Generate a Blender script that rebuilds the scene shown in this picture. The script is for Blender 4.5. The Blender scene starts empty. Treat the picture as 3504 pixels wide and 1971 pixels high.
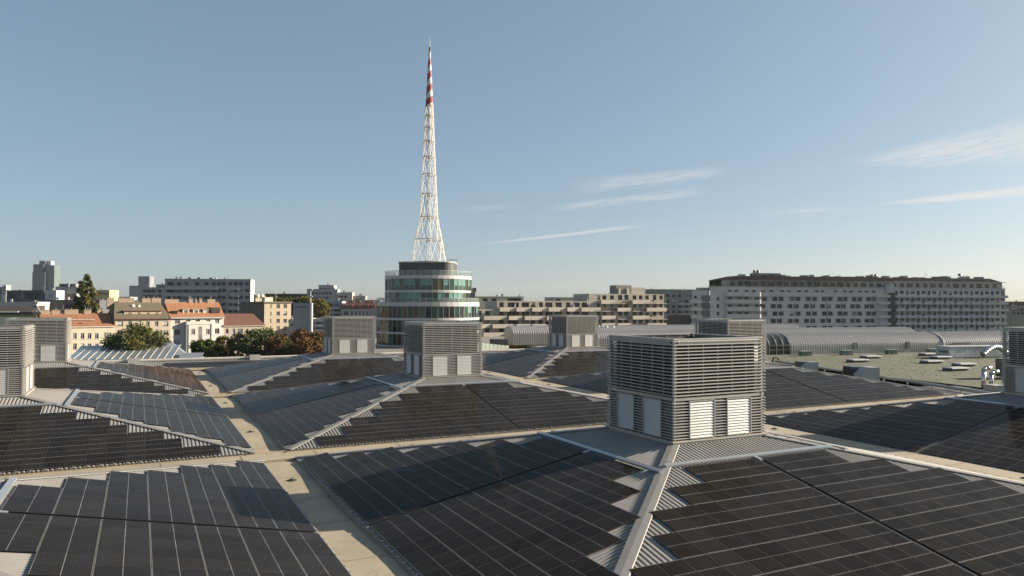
import bpy, bmesh, math, random
import numpy as np
from mathutils import Matrix, Vector
random.seed(7); RNG = np.random.default_rng(11)
R = math.radians
sc = bpy.context.scene
COL = sc.collection

# ---------------------------------------------------------------- camera
IW, IH, FPX = 3504.0, 1971.0, 2533.69
CAM = np.array([-8.507, -53.200, 10.438])
FW = np.array([0.44920708, 0.89313775, 0.02275888])
RT = np.array([0.89334445, -0.44936716, 0.0022023])
UP = np.array([-0.01219405, -0.01934223, 0.99973856])
cd = bpy.data.cameras.new('camera'); cam = bpy.data.objects.new('camera', cd); COL.objects.link(cam)
cd.sensor_width = 36.0; cd.lens = 36.0 * FPX / IW; cd.clip_start = 0.5; cd.clip_end = 20000
m = Matrix.Identity(4)
for k in range(3):
    m[k][0], m[k][1], m[k][2], m[k][3] = RT[k], UP[k], -FW[k], CAM[k]
cam.matrix_world = m
sc.camera = cam

# ---------------------------------------------------------------- sky, sun, exposure
SUN_AZ, SUN_EL = R(104.0), R(20.0)
world = bpy.data.worlds.new('World'); sc.world = world; world.use_nodes = True
wn = world.node_tree; wn.nodes.clear()
def wnode(t, **kw):
    n = wn.nodes.new(t)
    for k, v in kw.items(): setattr(n, k, v)
    return n
sky = wnode('ShaderNodeTexSky', sky_type='NISHITA')
sky.sun_disc = False; sky.sun_elevation = SUN_EL; sky.sun_rotation = SUN_AZ
sky.altitude = 150.0; sky.air_density = 0.5; sky.dust_density = 2.0; sky.ozone_density = 1.0
SKY_STRENGTH = 0.05
def wmath(op, a, b=None, c=None, clamp=False):
    n = wnode('ShaderNodeMath', operation=op); n.use_clamp = clamp
    for i, x in enumerate((a, b, c)):
        if x is None: continue
        if isinstance(x, (int, float)): n.inputs[i].default_value = x
        else: wn.links.new(x, n.inputs[i])
    return n.outputs[0]
geo = wnode('ShaderNodeTexCoord')
sep = wnode('ShaderNodeSeparateXYZ'); wn.links.new(geo.outputs['Generated'], sep.inputs[0])
dx, dy, dz = sep.outputs
az = wmath('ARCTAN2', dx, dy); el = wmath('ARCSINE', dz)
def skydir(u, v):
    d = FW + RT * (u - IW / 2) / FPX - UP * (v - IH / 2) / FPX
    d = d / np.linalg.norm(d)
    return math.atan2(d[0], d[1]), math.asin(d[2])
# thin cirrus and contrails: streaks on the sky, each from one direction to another
STREAKS = [  # ua, va, ub, vb, width px at a, at b, strength, broken-up
    (2860, 560, 3900, 420, 10, 105, 0.55, 1.25),
    (2960, 702, 3900, 612, 5, 26, 0.72, 0.5),
    (1600, 840, 2225, 768, 4, 8, 0.50, 0.6),
    (1940, 640, 2500, 580, 30, 20, 0.34, 1.35),
    (1850, 716, 2430, 648, 12, 20, 0.34, 1.35),
    (2590, 728, 2900, 712, 14, 8, 0.25, 1.4),
    (1560, 716, 1800, 704, 12, 10, 0.14, 1.3),
    (3440, 702, 3900, 690, 6, 10, 0.45, 0.8),
]
mask = None
# one fibrous noise, drawn out along the common direction of the streaks
ta = wmath('ADD', wmath('MULTIPLY', az, 0.992), wmath('MULTIPLY', el, 0.13)); pa = wmath('ADD', wmath('MULTIPLY', az, -0.13), wmath('MULTIPLY', el, 0.992))
cmb = wnode('ShaderNodeCombineXYZ'); wn.links.new(wmath('MULTIPLY', ta, 26.0), cmb.inputs[0]); wn.links.new(wmath('MULTIPLY', pa, 330.0), cmb.inputs[1])
nz = wnode('ShaderNodeTexNoise'); nz.inputs['Scale'].default_value = 1.0; nz.inputs['Detail'].default_value = 5.0; nz.inputs['Roughness'].default_value = 0.62; nz.inputs['Distortion'].default_value = 0.6
wn.links.new(cmb.outputs[0], nz.inputs['Vector'])
for i, (ua, va, ub, vb, wa, wb, st, br) in enumerate(STREAKS):
    (a0, e0), (a1, e1) = skydir(ua, va), skydir(ub, vb)
    L_ = math.hypot(a1 - a0, e1 - e0); cx, sx = (a1 - a0) / L_, (e1 - e0) / L_
    ra = wmath('SUBTRACT', az, a0); re = wmath('SUBTRACT', el, e0)
    t = wmath('ADD', wmath('MULTIPLY', ra, cx / L_), wmath('MULTIPLY', re, sx / L_))
    p = wmath('ADD', wmath('MULTIPLY', ra, -sx), wmath('MULTIPLY', re, cx))
    width = wmath('ADD', wa / FPX, wmath('MULTIPLY', t, (wb - wa) / FPX))
    q = wmath('DIVIDE', p, width)
    q = wmath('ADD', q, wmath('MULTIPLY', wmath('SUBTRACT', nz.outputs[0], 0.5), 1.2 * br))
    body = wmath('SUBTRACT', 1.0, wmath('MULTIPLY', q, q), clamp=True)
    ends = wmath('MULTIPLY', wmath('MULTIPLY', t, 3.2, clamp=True), wmath('MULTIPLY', wmath('SUBTRACT', 1.0, t), 5.0, clamp=True))
    tex = wmath('ADD', wmath('MULTIPLY', wmath('SUBTRACT', nz.outputs[0], 0.44), 3.6 * br), 1.0 - 0.35 * br, clamp=True)
    s = wmath('MULTIPLY', wmath('MULTIPLY', body, ends), wmath('MULTIPLY', tex, st))
    mask = s if mask is None else wmath('MAXIMUM', mask, s)
gm = wnode('ShaderNodeGamma'); gm.inputs[1].default_value = 0.5; wn.links.new(sky.outputs[0], gm.inputs[0])
gn = wnode('ShaderNodeVectorMath', operation='MULTIPLY'); gn.inputs[1].default_value = (1.84, 2.24, 2.36); wn.links.new(gm.outputs[0], gn.inputs[0])
hz = wmath('POWER', 2.718, wmath('MULTIPLY', wmath('ABSOLUTE', el), -1.0 / R(5.0)))        # dusty, slightly warm air near the horizon, all round
hc = wnode('ShaderNodeMixRGB'); hc.inputs[1].default_value = (1, 1, 1, 1); hc.inputs[2].default_value = (1.30, 1.09, 0.95, 1); wn.links.new(hz, hc.inputs[0])
gh = wnode('ShaderNodeVectorMath', operation='MULTIPLY'); wn.links.new(gn.outputs[0], gh.inputs[0]); wn.links.new(hc.outputs[0], gh.inputs[1])
cl = wnode('ShaderNodeMixRGB', blend_type='MIX')
wn.links.new(mask, cl.inputs[0]); wn.links.new(gh.outputs[0], cl.inputs[1])
CLOUD_LEVEL = 6.6
cl.inputs[2].default_value = (CLOUD_LEVEL, CLOUD_LEVEL * 0.97, CLOUD_LEVEL * 0.93, 1)
bg = wnode('ShaderNodeBackground'); bg.inputs[1].default_value = SKY_STRENGTH
wo = wnode('ShaderNodeOutputWorld')
wn.links.new(cl.outputs[0], bg.inputs[0]); wn.links.new(bg.outputs[0], wo.inputs[0])

sl = bpy.data.lights.new('sun', 'SUN'); sl.energy = 5.0; sl.angle = R(0.53); sl.color = (1.0, 0.86, 0.68)
so = bpy.data.objects.new('sun', sl); COL.objects.link(so)
sd = Vector((math.sin(SUN_AZ) * math.cos(SUN_EL), math.cos(SUN_AZ) * math.cos(SUN_EL), math.sin(SUN_EL)))
so.rotation_euler = sd.to_track_quat('Z', 'Y').to_euler()
vs = sc.view_settings
vs.view_transform = 'Standard'; vs.look = 'None'; vs.gamma = 1.0; vs.use_curve_mapping = False
vs.exposure = 1.35
sc.cycles.volume_bounces = 0; sc.cycles.max_bounces = 5; sc.cycles.diffuse_bounces = 2; sc.cycles.glossy_bounces = 3; sc.cycles.transmission_bounces = 3; sc.cycles.transparent_max_bounces = 8

# ---------------------------------------------------------------- materials
MATS = {}
def mat(name, col, rough=0.7, metal=0.0, var=0.12, scale=0.6, bump=0.0, spec=0.5, streak=False, objvar=0.0, trans=0.0):
    if name in MATS: return MATS[name]
    col = tuple(c * 0.76 for c in col)
    m = bpy.data.materials.new(name); m.use_nodes = True; MATS[name] = m
    nt = m.node_tree; b = nt.nodes['Principled BSDF']
    b.inputs['Roughness'].default_value = rough; b.inputs['Metallic'].default_value = metal
    b.inputs['Specular IOR Level'].default_value = spec
    b.inputs['Base Color'].default_value = (*col, 1)
    if var or bump or objvar:
        tc = nt.nodes.new('ShaderNodeTexCoord'); mp = nt.nodes.new('ShaderNodeMapping')
        nt.links.new(tc.outputs['Object'], mp.inputs[0])
        if streak: mp.inputs['Scale'].default_value = (1.6, 1.6, 0.22)
        nz = nt.nodes.new('ShaderNodeTexNoise'); nz.inputs['Scale'].default_value = scale; nz.inputs['Detail'].default_value = 7; nz.inputs['Roughness'].default_value = 0.65
        nt.links.new(mp.outputs[0], nz.inputs['Vector'])
        mr = nt.nodes.new('ShaderNodeMapRange'); mr.inputs[1].default_value = 0.28; mr.inputs[2].default_value = 0.72
        mr.inputs[3].default_value = 1 - var; mr.inputs[4].default_value = 1 + var
        nt.links.new(nz.outputs[0], mr.inputs[0]); fac = mr.outputs[0]
        if objvar:
            oi = nt.nodes.new('ShaderNodeObjectInfo'); m2 = nt.nodes.new('ShaderNodeMapRange')
            m2.inputs[3].default_value = 1 - objvar; m2.inputs[4].default_value = 1 + objvar
            nt.links.new(oi.outputs['Random'], m2.inputs[0])
            mu = nt.nodes.new('ShaderNodeMath'); mu.operation = 'MULTIPLY'
            nt.links.new(fac, mu.inputs[0]); nt.links.new(m2.outputs[0], mu.inputs[1]); fac = mu.outputs[0]
        vm = nt.nodes.new('ShaderNodeVectorMath'); vm.operation = 'SCALE'; vm.inputs[0].default_value = col
        nt.links.new(fac, vm.inputs['Scale']); nt.links.new(vm.outputs[0], b.inputs['Base Color'])
        if bump:
            bp = nt.nodes.new('ShaderNodeBump'); bp.inputs['Strength'].default_value = bump; bp.inputs['Distance'].default_value = 0.05
            n2 = nt.nodes.new('ShaderNodeTexNoise'); n2.inputs['Scale'].default_value = scale * 9; n2.inputs['Detail'].default_value = 5
            nt.links.new(tc.outputs['Object'], n2.inputs['Vector']); nt.links.new(n2.outputs[0], bp.inputs['Height']); nt.links.new(bp.outputs[0], b.inputs['Normal'])
    return m

# solar cells: dark glass over a half-cut cell grid, with a little dust
def solar_material():
    m = bpy.data.materials.new('solar_cells'); m.use_nodes = True; nt = m.node_tree; b = nt.nodes['Principled BSDF']
    tc = nt.nodes.new('ShaderNodeTexCoord'); sp = nt.nodes.new('ShaderNodeSeparateXYZ'); nt.links.new(tc.outputs['Object'], sp.inputs[0])
    def mm(op, a, b_=None):
        n = nt.nodes.new('ShaderNodeMath'); n.operation = op
        for i, x in enumerate((a, b_)):
            if x is None: continue
            if isinstance(x, (int, float)): n.inputs[i].default_value = x
            else: nt.links.new(x, n.inputs[i])
        return n.outputs[0]
    def lines(c, pitch, w):   # 1 on a line of half width w
        f = mm('ABSOLUTE', mm('SUBTRACT', mm('FRACT', mm('ADD', mm('DIVIDE', c, pitch), 100.5)), 0.5))
        return mm('LESS_THAN', f, w / pitch)
    cell = mm('MAXIMUM', lines(sp.outputs[0], 0.184, 0.0035), mm('MULTIPLY', lines(sp.outputs[1], 0.0935, 0.002), 0.5))
    mid = mm('LESS_THAN', mm('ABSOLUTE', sp.outputs[1]), 0.009)
    oi = nt.nodes.new('ShaderNodeObjectInfo')
    nz = nt.nodes.new('ShaderNodeTexNoise'); nz.inputs['Scale'].default_value = 1.3; nz.inputs['Detail'].default_value = 5
    va = nt.nodes.new('ShaderNodeVectorMath'); va.operation = 'ADD'
    nt.links.new(tc.outputs['Object'], va.inputs[0])
    cm = nt.nodes.new('ShaderNodeCombineXYZ'); nt.links.new(mm('MULTIPLY', oi.outputs['Random'], 90.0), cm.inputs[0]); nt.links.new(cm.outputs[0], va.inputs[1])
    nt.links.new(va.outputs[0], nz.inputs['Vector'])
    dust = mm('MULTIPLY', mm('ADD', mm('MULTIPLY', nz.outputs[0], 0.9), 0.55), mm('ADD', mm('MULTIPLY', oi.outputs['Random'], 0.44), 0.78))
    base = nt.nodes.new('ShaderNodeMixRGB'); base.inputs[1].default_value = (0.0118, 0.0105, 0.0101, 1); base.inputs[2].default_value = (0.07, 0.066, 0.06, 1)
    nt.links.new(cell, base.inputs[0])
    b2 = nt.nodes.new('ShaderNodeMixRGB'); nt.links.new(mid, b2.inputs[0]); nt.links.new(base.outputs[0], b2.inputs[1]); b2.inputs[2].default_value = (0.20, 0.19, 0.18, 1)
    vm = nt.nodes.new('ShaderNodeVectorMath'); vm.operation = 'SCALE'; nt.links.new(b2.outputs[0], vm.inputs[0]); nt.links.new(dust, vm.inputs['Scale'])
    nt.links.new(vm.outputs[0], b.inputs['Base Color'])
    rg = mm('ADD', mm('MULTIPLY', nz.outputs[0], 0.08), 0.045)
    # anti-reflective glass: a weak mirror coat over the cells, plus a veil of dust that shows at low angles
    b.inputs['Roughness'].default_value = 0.9; b.inputs['Specular IOR Level'].default_value = 0.0
    b.inputs['Sheen Weight'].default_value = 0.006; b.inputs['Sheen Roughness'].default_value = 0.45; b.inputs['Sheen Tint'].default_value = (1.0, 0.93, 0.86, 1)
    gl = nt.nodes.new('ShaderNodeBsdfGlossy'); nt.links.new(rg, gl.inputs['Roughness']); gl.inputs['Color'].default_value = (1, 1, 1, 1)
    fr = nt.nodes.new('ShaderNodeFresnel'); fr.inputs['IOR'].default_value = 1.2
    mx = nt.nodes.new('ShaderNodeMixShader'); nt.links.new(mm('MULTIPLY', fr.outputs[0], 0.36), mx.inputs[0])
    nt.links.new(b.outputs[0], mx.inputs[1]); nt.links.new(gl.outputs[0], mx.inputs[2])
    nt.links.new(mx.outputs[0], nt.nodes['Material Output'].inputs['Surface'])
    return m
M_CELL = solar_material()
M_PFRAME = mat('panel_frame', (0.26, 0.245, 0.225), 0.45, 0.2, 0.05)
M_PDARK = mat('panel_edge_black', (0.012, 0.012, 0.013), 0.5, 0.0, 0)
M_DECK = mat('corrugated_sheet', (0.33, 0.32, 0.305), 0.6, 0.0, 0.14, 0.35, spec=0.15)
M_HIP = mat('hip_sheet', (0.27, 0.26, 0.245), 0.55, 0.1, 0.12, 0.5)
M_TRAY = mat('cable_tray_zinc', (0.46, 0.50, 0.54), 0.35, 0.5, 0.1, 0.6)
M_FASC = mat('fascia_dark', (0.06, 0.058, 0.055), 0.6, 0.1, 0.2, 1.0)
def membrane_material():
    m = mat('roof_membrane', (0.405, 0.345, 0.25), 0.85, 0, 0.12, 0.22, 0.25); nt = m.node_tree; b = nt.nodes['Principled BSDF']
    src = b.inputs['Base Color'].links[0].from_socket; tc = nt.nodes.new('ShaderNodeTexCoord')
    cur = src
    for sc_, lo, hi, dark in ((0.11, 0.50, 0.62, 0.88), (0.55, 0.56, 0.70, 0.84), (2.6, 0.60, 0.68, 0.74)):     # puddle marks, grime, small spots
        n = nt.nodes.new('ShaderNodeTexNoise'); n.inputs['Scale'].default_value = sc_; n.inputs['Detail'].default_value = 5; n.inputs['Distortion'].default_value = 0.8
        nt.links.new(tc.outputs['Object'], n.inputs['Vector'])
        r = nt.nodes.new('ShaderNodeMapRange'); r.inputs[1].default_value = lo; r.inputs[2].default_value = hi; r.inputs[3].default_value = 1.0; r.inputs[4].default_value = dark; nt.links.new(n.outputs[0], r.inputs[0])
        v = nt.nodes.new('ShaderNodeVectorMath'); v.operation = 'SCALE'; nt.links.new(cur, v.inputs[0]); nt.links.new(r.outputs[0], v.inputs['Scale']); cur = v.outputs[0]
    nt.links.new(cur, b.inputs['Base Color']); return m
M_MEMB = membrane_material()
M_SEAM = mat('membrane_seam', (0.33, 0.275, 0.19), 0.8, 0, 0.2, 0.8)
M_LOUV = mat('louvre_aluminium', (0.49, 0.475, 0.45), 0.4, 0.15, 0.07, 0.8, objvar=0.05)
M_SHUT = mat('shutter_white', (0.57, 0.56, 0.545), 0.45, 0.05, 0.13, 0.9, streak=True, objvar=0.06)
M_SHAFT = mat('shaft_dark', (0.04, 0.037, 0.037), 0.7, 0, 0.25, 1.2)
M_STEEL = mat('galvanised_steel', (0.45, 0.44, 0.42), 0.4, 0.55, 0.12, 0.9)
M_BLACK = mat('black_rubber', (0.015, 0.015, 0.015), 0.7, 0, 0)
M_WHITE = mat('white_cap', (0.66, 0.63, 0.57), 0.55, 0, 0.08, 0.5)

# ---------------------------------------------------------------- helpers
def tag(o, label=None, cat=None, group=None, kind=None):
    if label: o['label'] = label
    if cat: o['category'] = cat
    if group: o['group'] = group
    if kind: o['kind'] = kind
    return o
def link(o, parent=None):
    COL.objects.link(o)
    if parent is not None: o.parent = parent
    return o
def empty(name, loc, rz=0.0):
    o = bpy.data.objects.new(name, None); o.empty_display_size = 0.5
    o.location = loc; o.rotation_euler = (0, 0, rz); COL.objects.link(o); return o
class MB:
    def __init__(s): s.v = []; s.f = []; s.m = []
    def add(s, vs, fs, mi=0):
        b = len(s.v); s.v.extend([tuple(map(float, p)) for p in vs]); s.f.extend([tuple(b + i for i in f) for f in fs]); s.m.extend([mi] * len(fs)); return s
    def quad(s, a, b, c, d, mi=0): return s.add((a, b, c, d), ((0, 1, 2, 3),), mi)
    def box(s, x0, x1, y0, y1, z0, z1, mi=0, M=None):
        p = [(x, y, z) for z in (z0, z1) for y in (y0, y1) for x in (x0, x1)]
        if M is not None: p = [tuple(M @ Vector(q)) for q in p]
        return s.add(p, ((0, 2, 3, 1), (4, 5, 7, 6), (0, 1, 5, 4), (2, 6, 7, 3), (0, 4, 6, 2), (1, 3, 7, 5)), mi)
    def prism(s, poly, h0, h1, axis='z', mi=0):   # convex polygon in the other two axes, extruded
        n = len(poly)
        def P(a, b, h): return {'z': (a, b, h), 'y': (a, h, b), 'x': (h, a, b)}[axis]
        vs = [P(a, b, h0) for a, b in poly] + [P(a, b, h1) for a, b in poly]
        fs = [tuple(range(n - 1, -1, -1)), tuple(range(n, 2 * n))] + [(i, (i + 1) % n, n + (i + 1) % n, n + i) for i in range(n)]
        return s.add(vs, fs, mi)
    def tube(s, a, b, r0, r1=None, n=6, mi=0):
        a, b = Vector(a), Vector(b); r1 = r0 if r1 is None else r1
        d = (b - a).normalized(); x = d.orthogonal().normalized(); y = d.cross(x)
        ring = lambda c, r: [tuple(c + (x * math.cos(2 * math.pi * i / n) + y * math.sin(2 * math.pi * i / n)) * r) for i in range(n)]
        return s.add(ring(a, r0) + ring(b, r1), [(i, (i + 1) % n, n + (i + 1) % n, n + i) for i in range(n)] + [tuple(range(n - 1, -1, -1)), tuple(range(n, 2 * n))], mi)
    def mesh(s, name, mats):
        me = bpy.data.meshes.new(name); me.from_pydata(s.v, [], s.f)
        for q in (mats if isinstance(mats, (list, tuple)) else [mats]): me.materials.append(q)
        me.polygons.foreach_set('material_index', s.m)
        bm = bmesh.new(); bm.from_mesh(me); bmesh.ops.recalc_face_normals(bm, faces=bm.faces); bm.to_mesh(me); bm.free()
        me.update(); return me
    def raw(s, name, mats):
        me = bpy.data.meshes.new(name); me.from_pydata(s.v, [], s.f)
        for q in (mats if isinstance(mats, (list, tuple)) else [mats]): me.materials.append(q)
        me.polygons.foreach_set('material_index', s.m); me.update(); return me
    def build(s, name, mats, parent=None, raw=False):
        return link(bpy.data.objects.new(name, (s.raw if raw else s.mesh)(name, mats)), parent)
def inst(name, me, parent, M=None, loc=None):
    o = bpy.data.objects.new(name, me); COL.objects.link(o)
    if parent is not None: o.parent = parent
    if M is not None: o.matrix_basis = M
    if loc is not None: o.location = loc
    return o
def at(u, v, d):
    return CAM + (FW + RT * (u - IW / 2) / FPX - UP * (v - IH / 2) / FPX) * d
def onz(u, v, z):
    d = FW + RT * (u - IW / 2) / FPX - UP * (v - IH / 2) / FPX
    return CAM + d * ((z - CAM[2]) / d[2])
GROUND = -13.0

# ---------------------------------------------------------------- ground
g = MB(); g.quad((-6000, -3000, GROUND), (6000, -3000, GROUND), (6000, 9000, GROUND), (-6000, 9000, GROUND))
tag(g.build('ground', mat('city_ground', (0.085, 0.085, 0.08), 0.9, 0, 0.35, 0.01)), kind='structure')

# ================================================================ the exhibition hall roof
L = 39.5; LY = 0.9727 * L
GX, GY = 0.0285 * L, 0.0373 * L            # half gutter widths
HX, HY = 0.5 * L - GX, 0.5 * LY - GY       # half size of a roof bay
TX, TY = 0.0804 * L, 0.0766 * L            # half size of a louvre tower
ZB, ZT = 0.0785 * L, 0.2186 * L            # tower foot and top
ROWS = (14, 12, 11, 9, 8, 6, 4)            # panels in each row, per half face
PW, PL = 1.134, 1.722                      # panel
PITCH_W, PITCH_L = 1.157, 1.745
HALLX0, HALLX1, HALLY0, HALLY1 = -L - 3, 2 * L + 0.3, -LY - 42, 2 * LY + 10.5

hall = empty('exhibition_hall', (0, 0, GROUND))
tag(hall, 'large exhibition hall under the whole grid of solar panel roofs', 'hall')
b = MB()
hx1 = HALLX1
b.box(HALLX0, hx1, HALLY0, HALLY1, 0, -GROUND - 0.62)
b.build('wall', mat('hall_wall', (0.35, 0.34, 0.33), 0.7, 0, 0.1), hall)

# gutters: undulating membrane floors that fall to the drains
def gutter(name, x0, x1, y0, y1, along, amp, ph, label, lift=0.0):
    mb = MB(); n = 90
    lo, hi = (y0, y1) if along == 'y' else (x0, x1)
    prof = [(-1.0, 0.02), (-0.985, -0.10 + lift), (0.985, -0.10 + lift), (1.0, 0.02)]
    w0, w1 = (x0, x1) if along == 'y' else (y0, y1)
    c, hw = (w0 + w1) / 2, (w1 - w0) / 2
    for i in range(n + 1):
        t = lo + (hi - lo) * i / n
        for k, (a, z) in enumerate(prof):
            zz = z - (amp * (0.5 + 0.5 * math.sin(2 * math.pi * t / (L / 2) + ph)) if k in (1, 2) else 0)
            mb.v.append((c + a * hw, t, zz) if along == 'y' else (t, c + a * hw, zz))
    for i in range(n):
        for k in range(3):
            q = i * 4 + k
            mb.f.append((q, q + 1, q + 5, q + 4) if along == 'y' else (q, q + 4, q + 5, q + 1)); mb.m.append(0)
    o = mb.build(name, M_MEMB); tag(o, label, kind='structure')
    # welded seams across the membrane, drains
    sm = MB(); sm.box(-hw * 0.96, hw * 0.96, -0.05, 0.05, 0, 0.008); me = sm.mesh('seam', M_SEAM)
    t = lo + 3.0
    while t < hi:
        zz = -0.10 + lift - amp * (0.5 + 0.5 * math.sin(2 * math.pi * t / (L / 2) + ph)) + 0.006
        s = inst('seam', me, o, Matrix.Translation((c, t, zz) if along == 'y' else (t, c, zz)) @ Matrix.Rotation(0 if along == 'y' else math.pi / 2, 4, 'Z'))
        t += random.choice((5.0, 6.2, 6.2, 8.5))
    dm = MB(); dm.tube((0, 0, 0), (0, 0, 0.03), 0.30, 0.28, 12); dm.tube((0, 0, 0.03), (0, 0, 0.11), 0.13, 0.10, 10); me2 = dm.mesh('drain', M_BLACK)
    t = lo + L / 4
    while t < hi:
        zz = -0.10 + lift - amp * (0.5 + 0.5 * math.sin(2 * math.pi * t / (L / 2) + ph))
        inst('drain', me2, o, Matrix.Translation((c - 0.2, t, zz) if along == 'y' else (t, c - 0.2, zz)))
        t += L / 2
    return o
for i in (0, 1):
    for j in (-2, -1, 0, 1):
        y0, y1 = j * LY + GY + 0.004, (j + 1) * LY - GY - 0.004
        if j == -2 and i == 1: continue
        gutter('gutter', i * L - GX, i * L + GX, y0, y1, 'y', 0.16 if i == 0 else 0.04, 0.8 + j, 'beige membrane gutter running in depth between two roof bays', 0.0 if i == 0 else 0.17)
for j in (-1, 0, 1, 2):
    gutter('gutter', -L, 2 * L, j * LY - GY, j * LY + GY, 'x', 0.05, 0.3 * j, 'beige membrane gutter running across between rows of roof bays')

# ---- shared meshes
def panel_mesh():
    mb = MB(); w, l, t = PW / 2, PL / 2, 0.035; fs, fl = 0.011, 0.017
    mb.add([(-w, -l, 0), (w, -l, 0), (w, l, 0), (-w, l, 0), (-w, -l, t), (w, -l, t), (w, l, t), (-w, l, t),
            (-w + fs, -l + fl, t), (w - fs, -l + fl, t), (w - fs, l - fl, t), (-w + fs, l - fl, t)],
           [(3, 2, 1, 0), (0, 1, 5, 4), (1, 2, 6, 5), (2, 3, 7, 6), (3, 0, 4, 7)], 1)
    mb.f += [(4, 5, 9, 8), (6, 7, 11, 10)]; mb.m += [2, 2]
    mb.f += [(5, 6, 10, 9), (7, 4, 8, 11)]; mb.m += [1, 1]
    mb.f += [(8, 9, 10, 11)]; mb.m += [0]
    return mb.raw('solar_panel', [M_CELL, M_PDARK, M_PFRAME])
PANEL = panel_mesh()

def face_frames():
    out = {}
    for nm, ang, half, run, ha, ta in (('front', 0, HY, HY - TY, HX, TX), ('right', math.pi / 2, HX, HX - TX, HY, TY),
                                       ('back', math.pi, HY, HY - TY, HX, TX), ('left', -math.pi / 2, HX, HX - TX, HY, TY)):
        tilt = math.atan2(ZB, run)
        M = Matrix.Rotation(ang, 4, 'Z') @ Matrix.Translation((0, -half, 0)) @ Matrix.Rotation(tilt, 4, 'X')
        out[nm] = (M, run / math.cos(tilt), ha, ta)     # local x along eave, y up the slope, z normal
    return out
FACES = face_frames()

def deck_mesh(nm):
    M, sl_, ha, ta = FACES[nm]; mb = MB(); pitch = 0.25; n = int(2 * ha / pitch)
    xs = []
    for i in range(n):
        x = -ha + 2 * ha * i / n; p = 2 * ha / n
        xs += [(x, 0.0), (x + p * 0.34, 0.0), (x + p * 0.46, 0.055), (x + p * 0.88, 0.055)]
    xs.append((ha, 0.0))
    for x, z in xs:
        e = sl_ if abs(x) <= ta else sl_ * (ha - abs(x)) / (ha - ta)
        mb.v += [tuple(M @ Vector((x, -0.06, z))), tuple(M @ Vector((x, max(e, 0.0), z)))]
    for i in range(len(xs) - 1): mb.f.append((2 * i, 2 * i + 2, 2 * i + 3, 2 * i + 1)); mb.m.append(0)
    return mb.raw('roof_sheet', M_DECK)
DECKS = {k: deck_mesh(k) for k in FACES}
def tray_mesh(nm):
    M, sl_, ha, ta = FACES[nm]; mb = MB(); s0 = 0.10 + 7 * PITCH_L + 0.16
    e = ha - (ha - ta) * (s0 + 0.13) / sl_
    mb.box(-e, e, s0, s0 + 0.26, 0.10, 0.20, 0, M)
    n = 12
    for i in range(n + 1):
        x = -e + 0.3 + (2 * e - 0.6) * i / n
        mb.box(x - 0.04, x + 0.04, s0 + 0.05, s0 + 0.2, 0.03, 0.10, 0, M)
    mb.box(-0.10, 0.10, s0 - 0.45, s0, 0.10, 0.16, 0, M)
    return mb.raw('cable_tray', M_TRAY)
TRAYS = {k: tray_mesh(k) for k in FACES}
def hip_mesh(sx, sy):
    mb = MB(); a = Vector((sx * HX, sy * HY, 0.02)); c = Vector((sx * TX, sy * TY, ZB + 0.02))
    d = (c - a).normalized(); side = Vector((0, 0, 1)).cross(d).normalized(); up = d.cross(side)
    if up.z < 0: up = -up
    prof = [(-0.31, 0.03), (-0.28, 0.065), (0.0, 0.088), (0.28, 0.065), (0.31, 0.03)]
    n = 5
    for i in range(n):
        p0, p1 = a + (c - a) * (i / n), a + (c - a) * ((i + 1) / n - 0.0006)
        vs = [tuple(p + side * x + up * z) for p in (p0, p1) for x, z in prof]
        mb.add(vs, [(k, k + 1, k + 6, k + 5) for k in range(4)], 0)
    return mb.raw('hip_cap', M_HIP)
HIPS = {(sx, sy): hip_mesh(sx, sy) for sx in (-1, 1) for sy in (-1, 1)}
def eave_mesh(nm):
    M, sl_, ha, ta = FACES[nm]; mb = MB()
    mb.box(-ha, ha, 0.02, 0.16, -0.62, -0.03, 0, M)
    n = int(2 * ha / 0.75)
    for i in range(n):       # profile fillers and panel rail ends showing under the lowest row
        x = -ha + (i + 0.5) * 2 * ha / n
        mb.box(x - 0.05, x + 0.05, -0.05, 0.10, 0.06, 0.095, 1, M)
    return mb.raw('eave_fascia', [M_FASC, M_STEEL])
EAVES = {k: eave_mesh(k) for k in FACES}

def gap_strip_mesh(nm):       # black strip added to keep the gap down the middle of a face dark
    M, sl_, ha, ta = FACES[nm]; mb = MB(); mb.box(-0.15, 0.15, 0.05, 0.10 + 7 * PITCH_L, 0.057, 0.085, 0, M); return mb.raw('dark_gap_strip', M_PDARK)
GAP_STRIPS = {k: gap_strip_mesh(k) for k in FACES}
def roof_bay(i, j, faces, label, rows=7):
    root = empty('roof_bay', ((i + 0.5) * L, (j + 0.5) * LY, 0)); tag(root, label, 'roof', 'pyramid roof bays of the hall')
    for k in FACES:
        inst('roof_sheet', DECKS[k], root); inst('eave_fascia', EAVES[k], root); inst('cable_tray', TRAYS[k], root)
    for k in HIPS: inst('hip_cap', HIPS[k], root)
    for k in faces: inst('dark_gap_strip', GAP_STRIPS[k], root)
    for nm in faces:
        M, sl_, ha, ta = FACES[nm]
        for r in range(rows):
            y = 0.10 + r * PITCH_L + PL / 2
            for s in (-1, 1):
                for q in range(ROWS[r]):
                    x = s * (0.17 + q * PITCH_W + PW / 2)
                    jt = Matrix.Rotation(random.gauss(0, 0.0022), 4, 'X') @ Matrix.Rotation(random.gauss(0, 0.0022), 4, 'Y')
                    inst('solar_panel', PANEL, root, M @ Matrix.Translation((x, y, 0.105)) @ jt)
    return root

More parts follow.
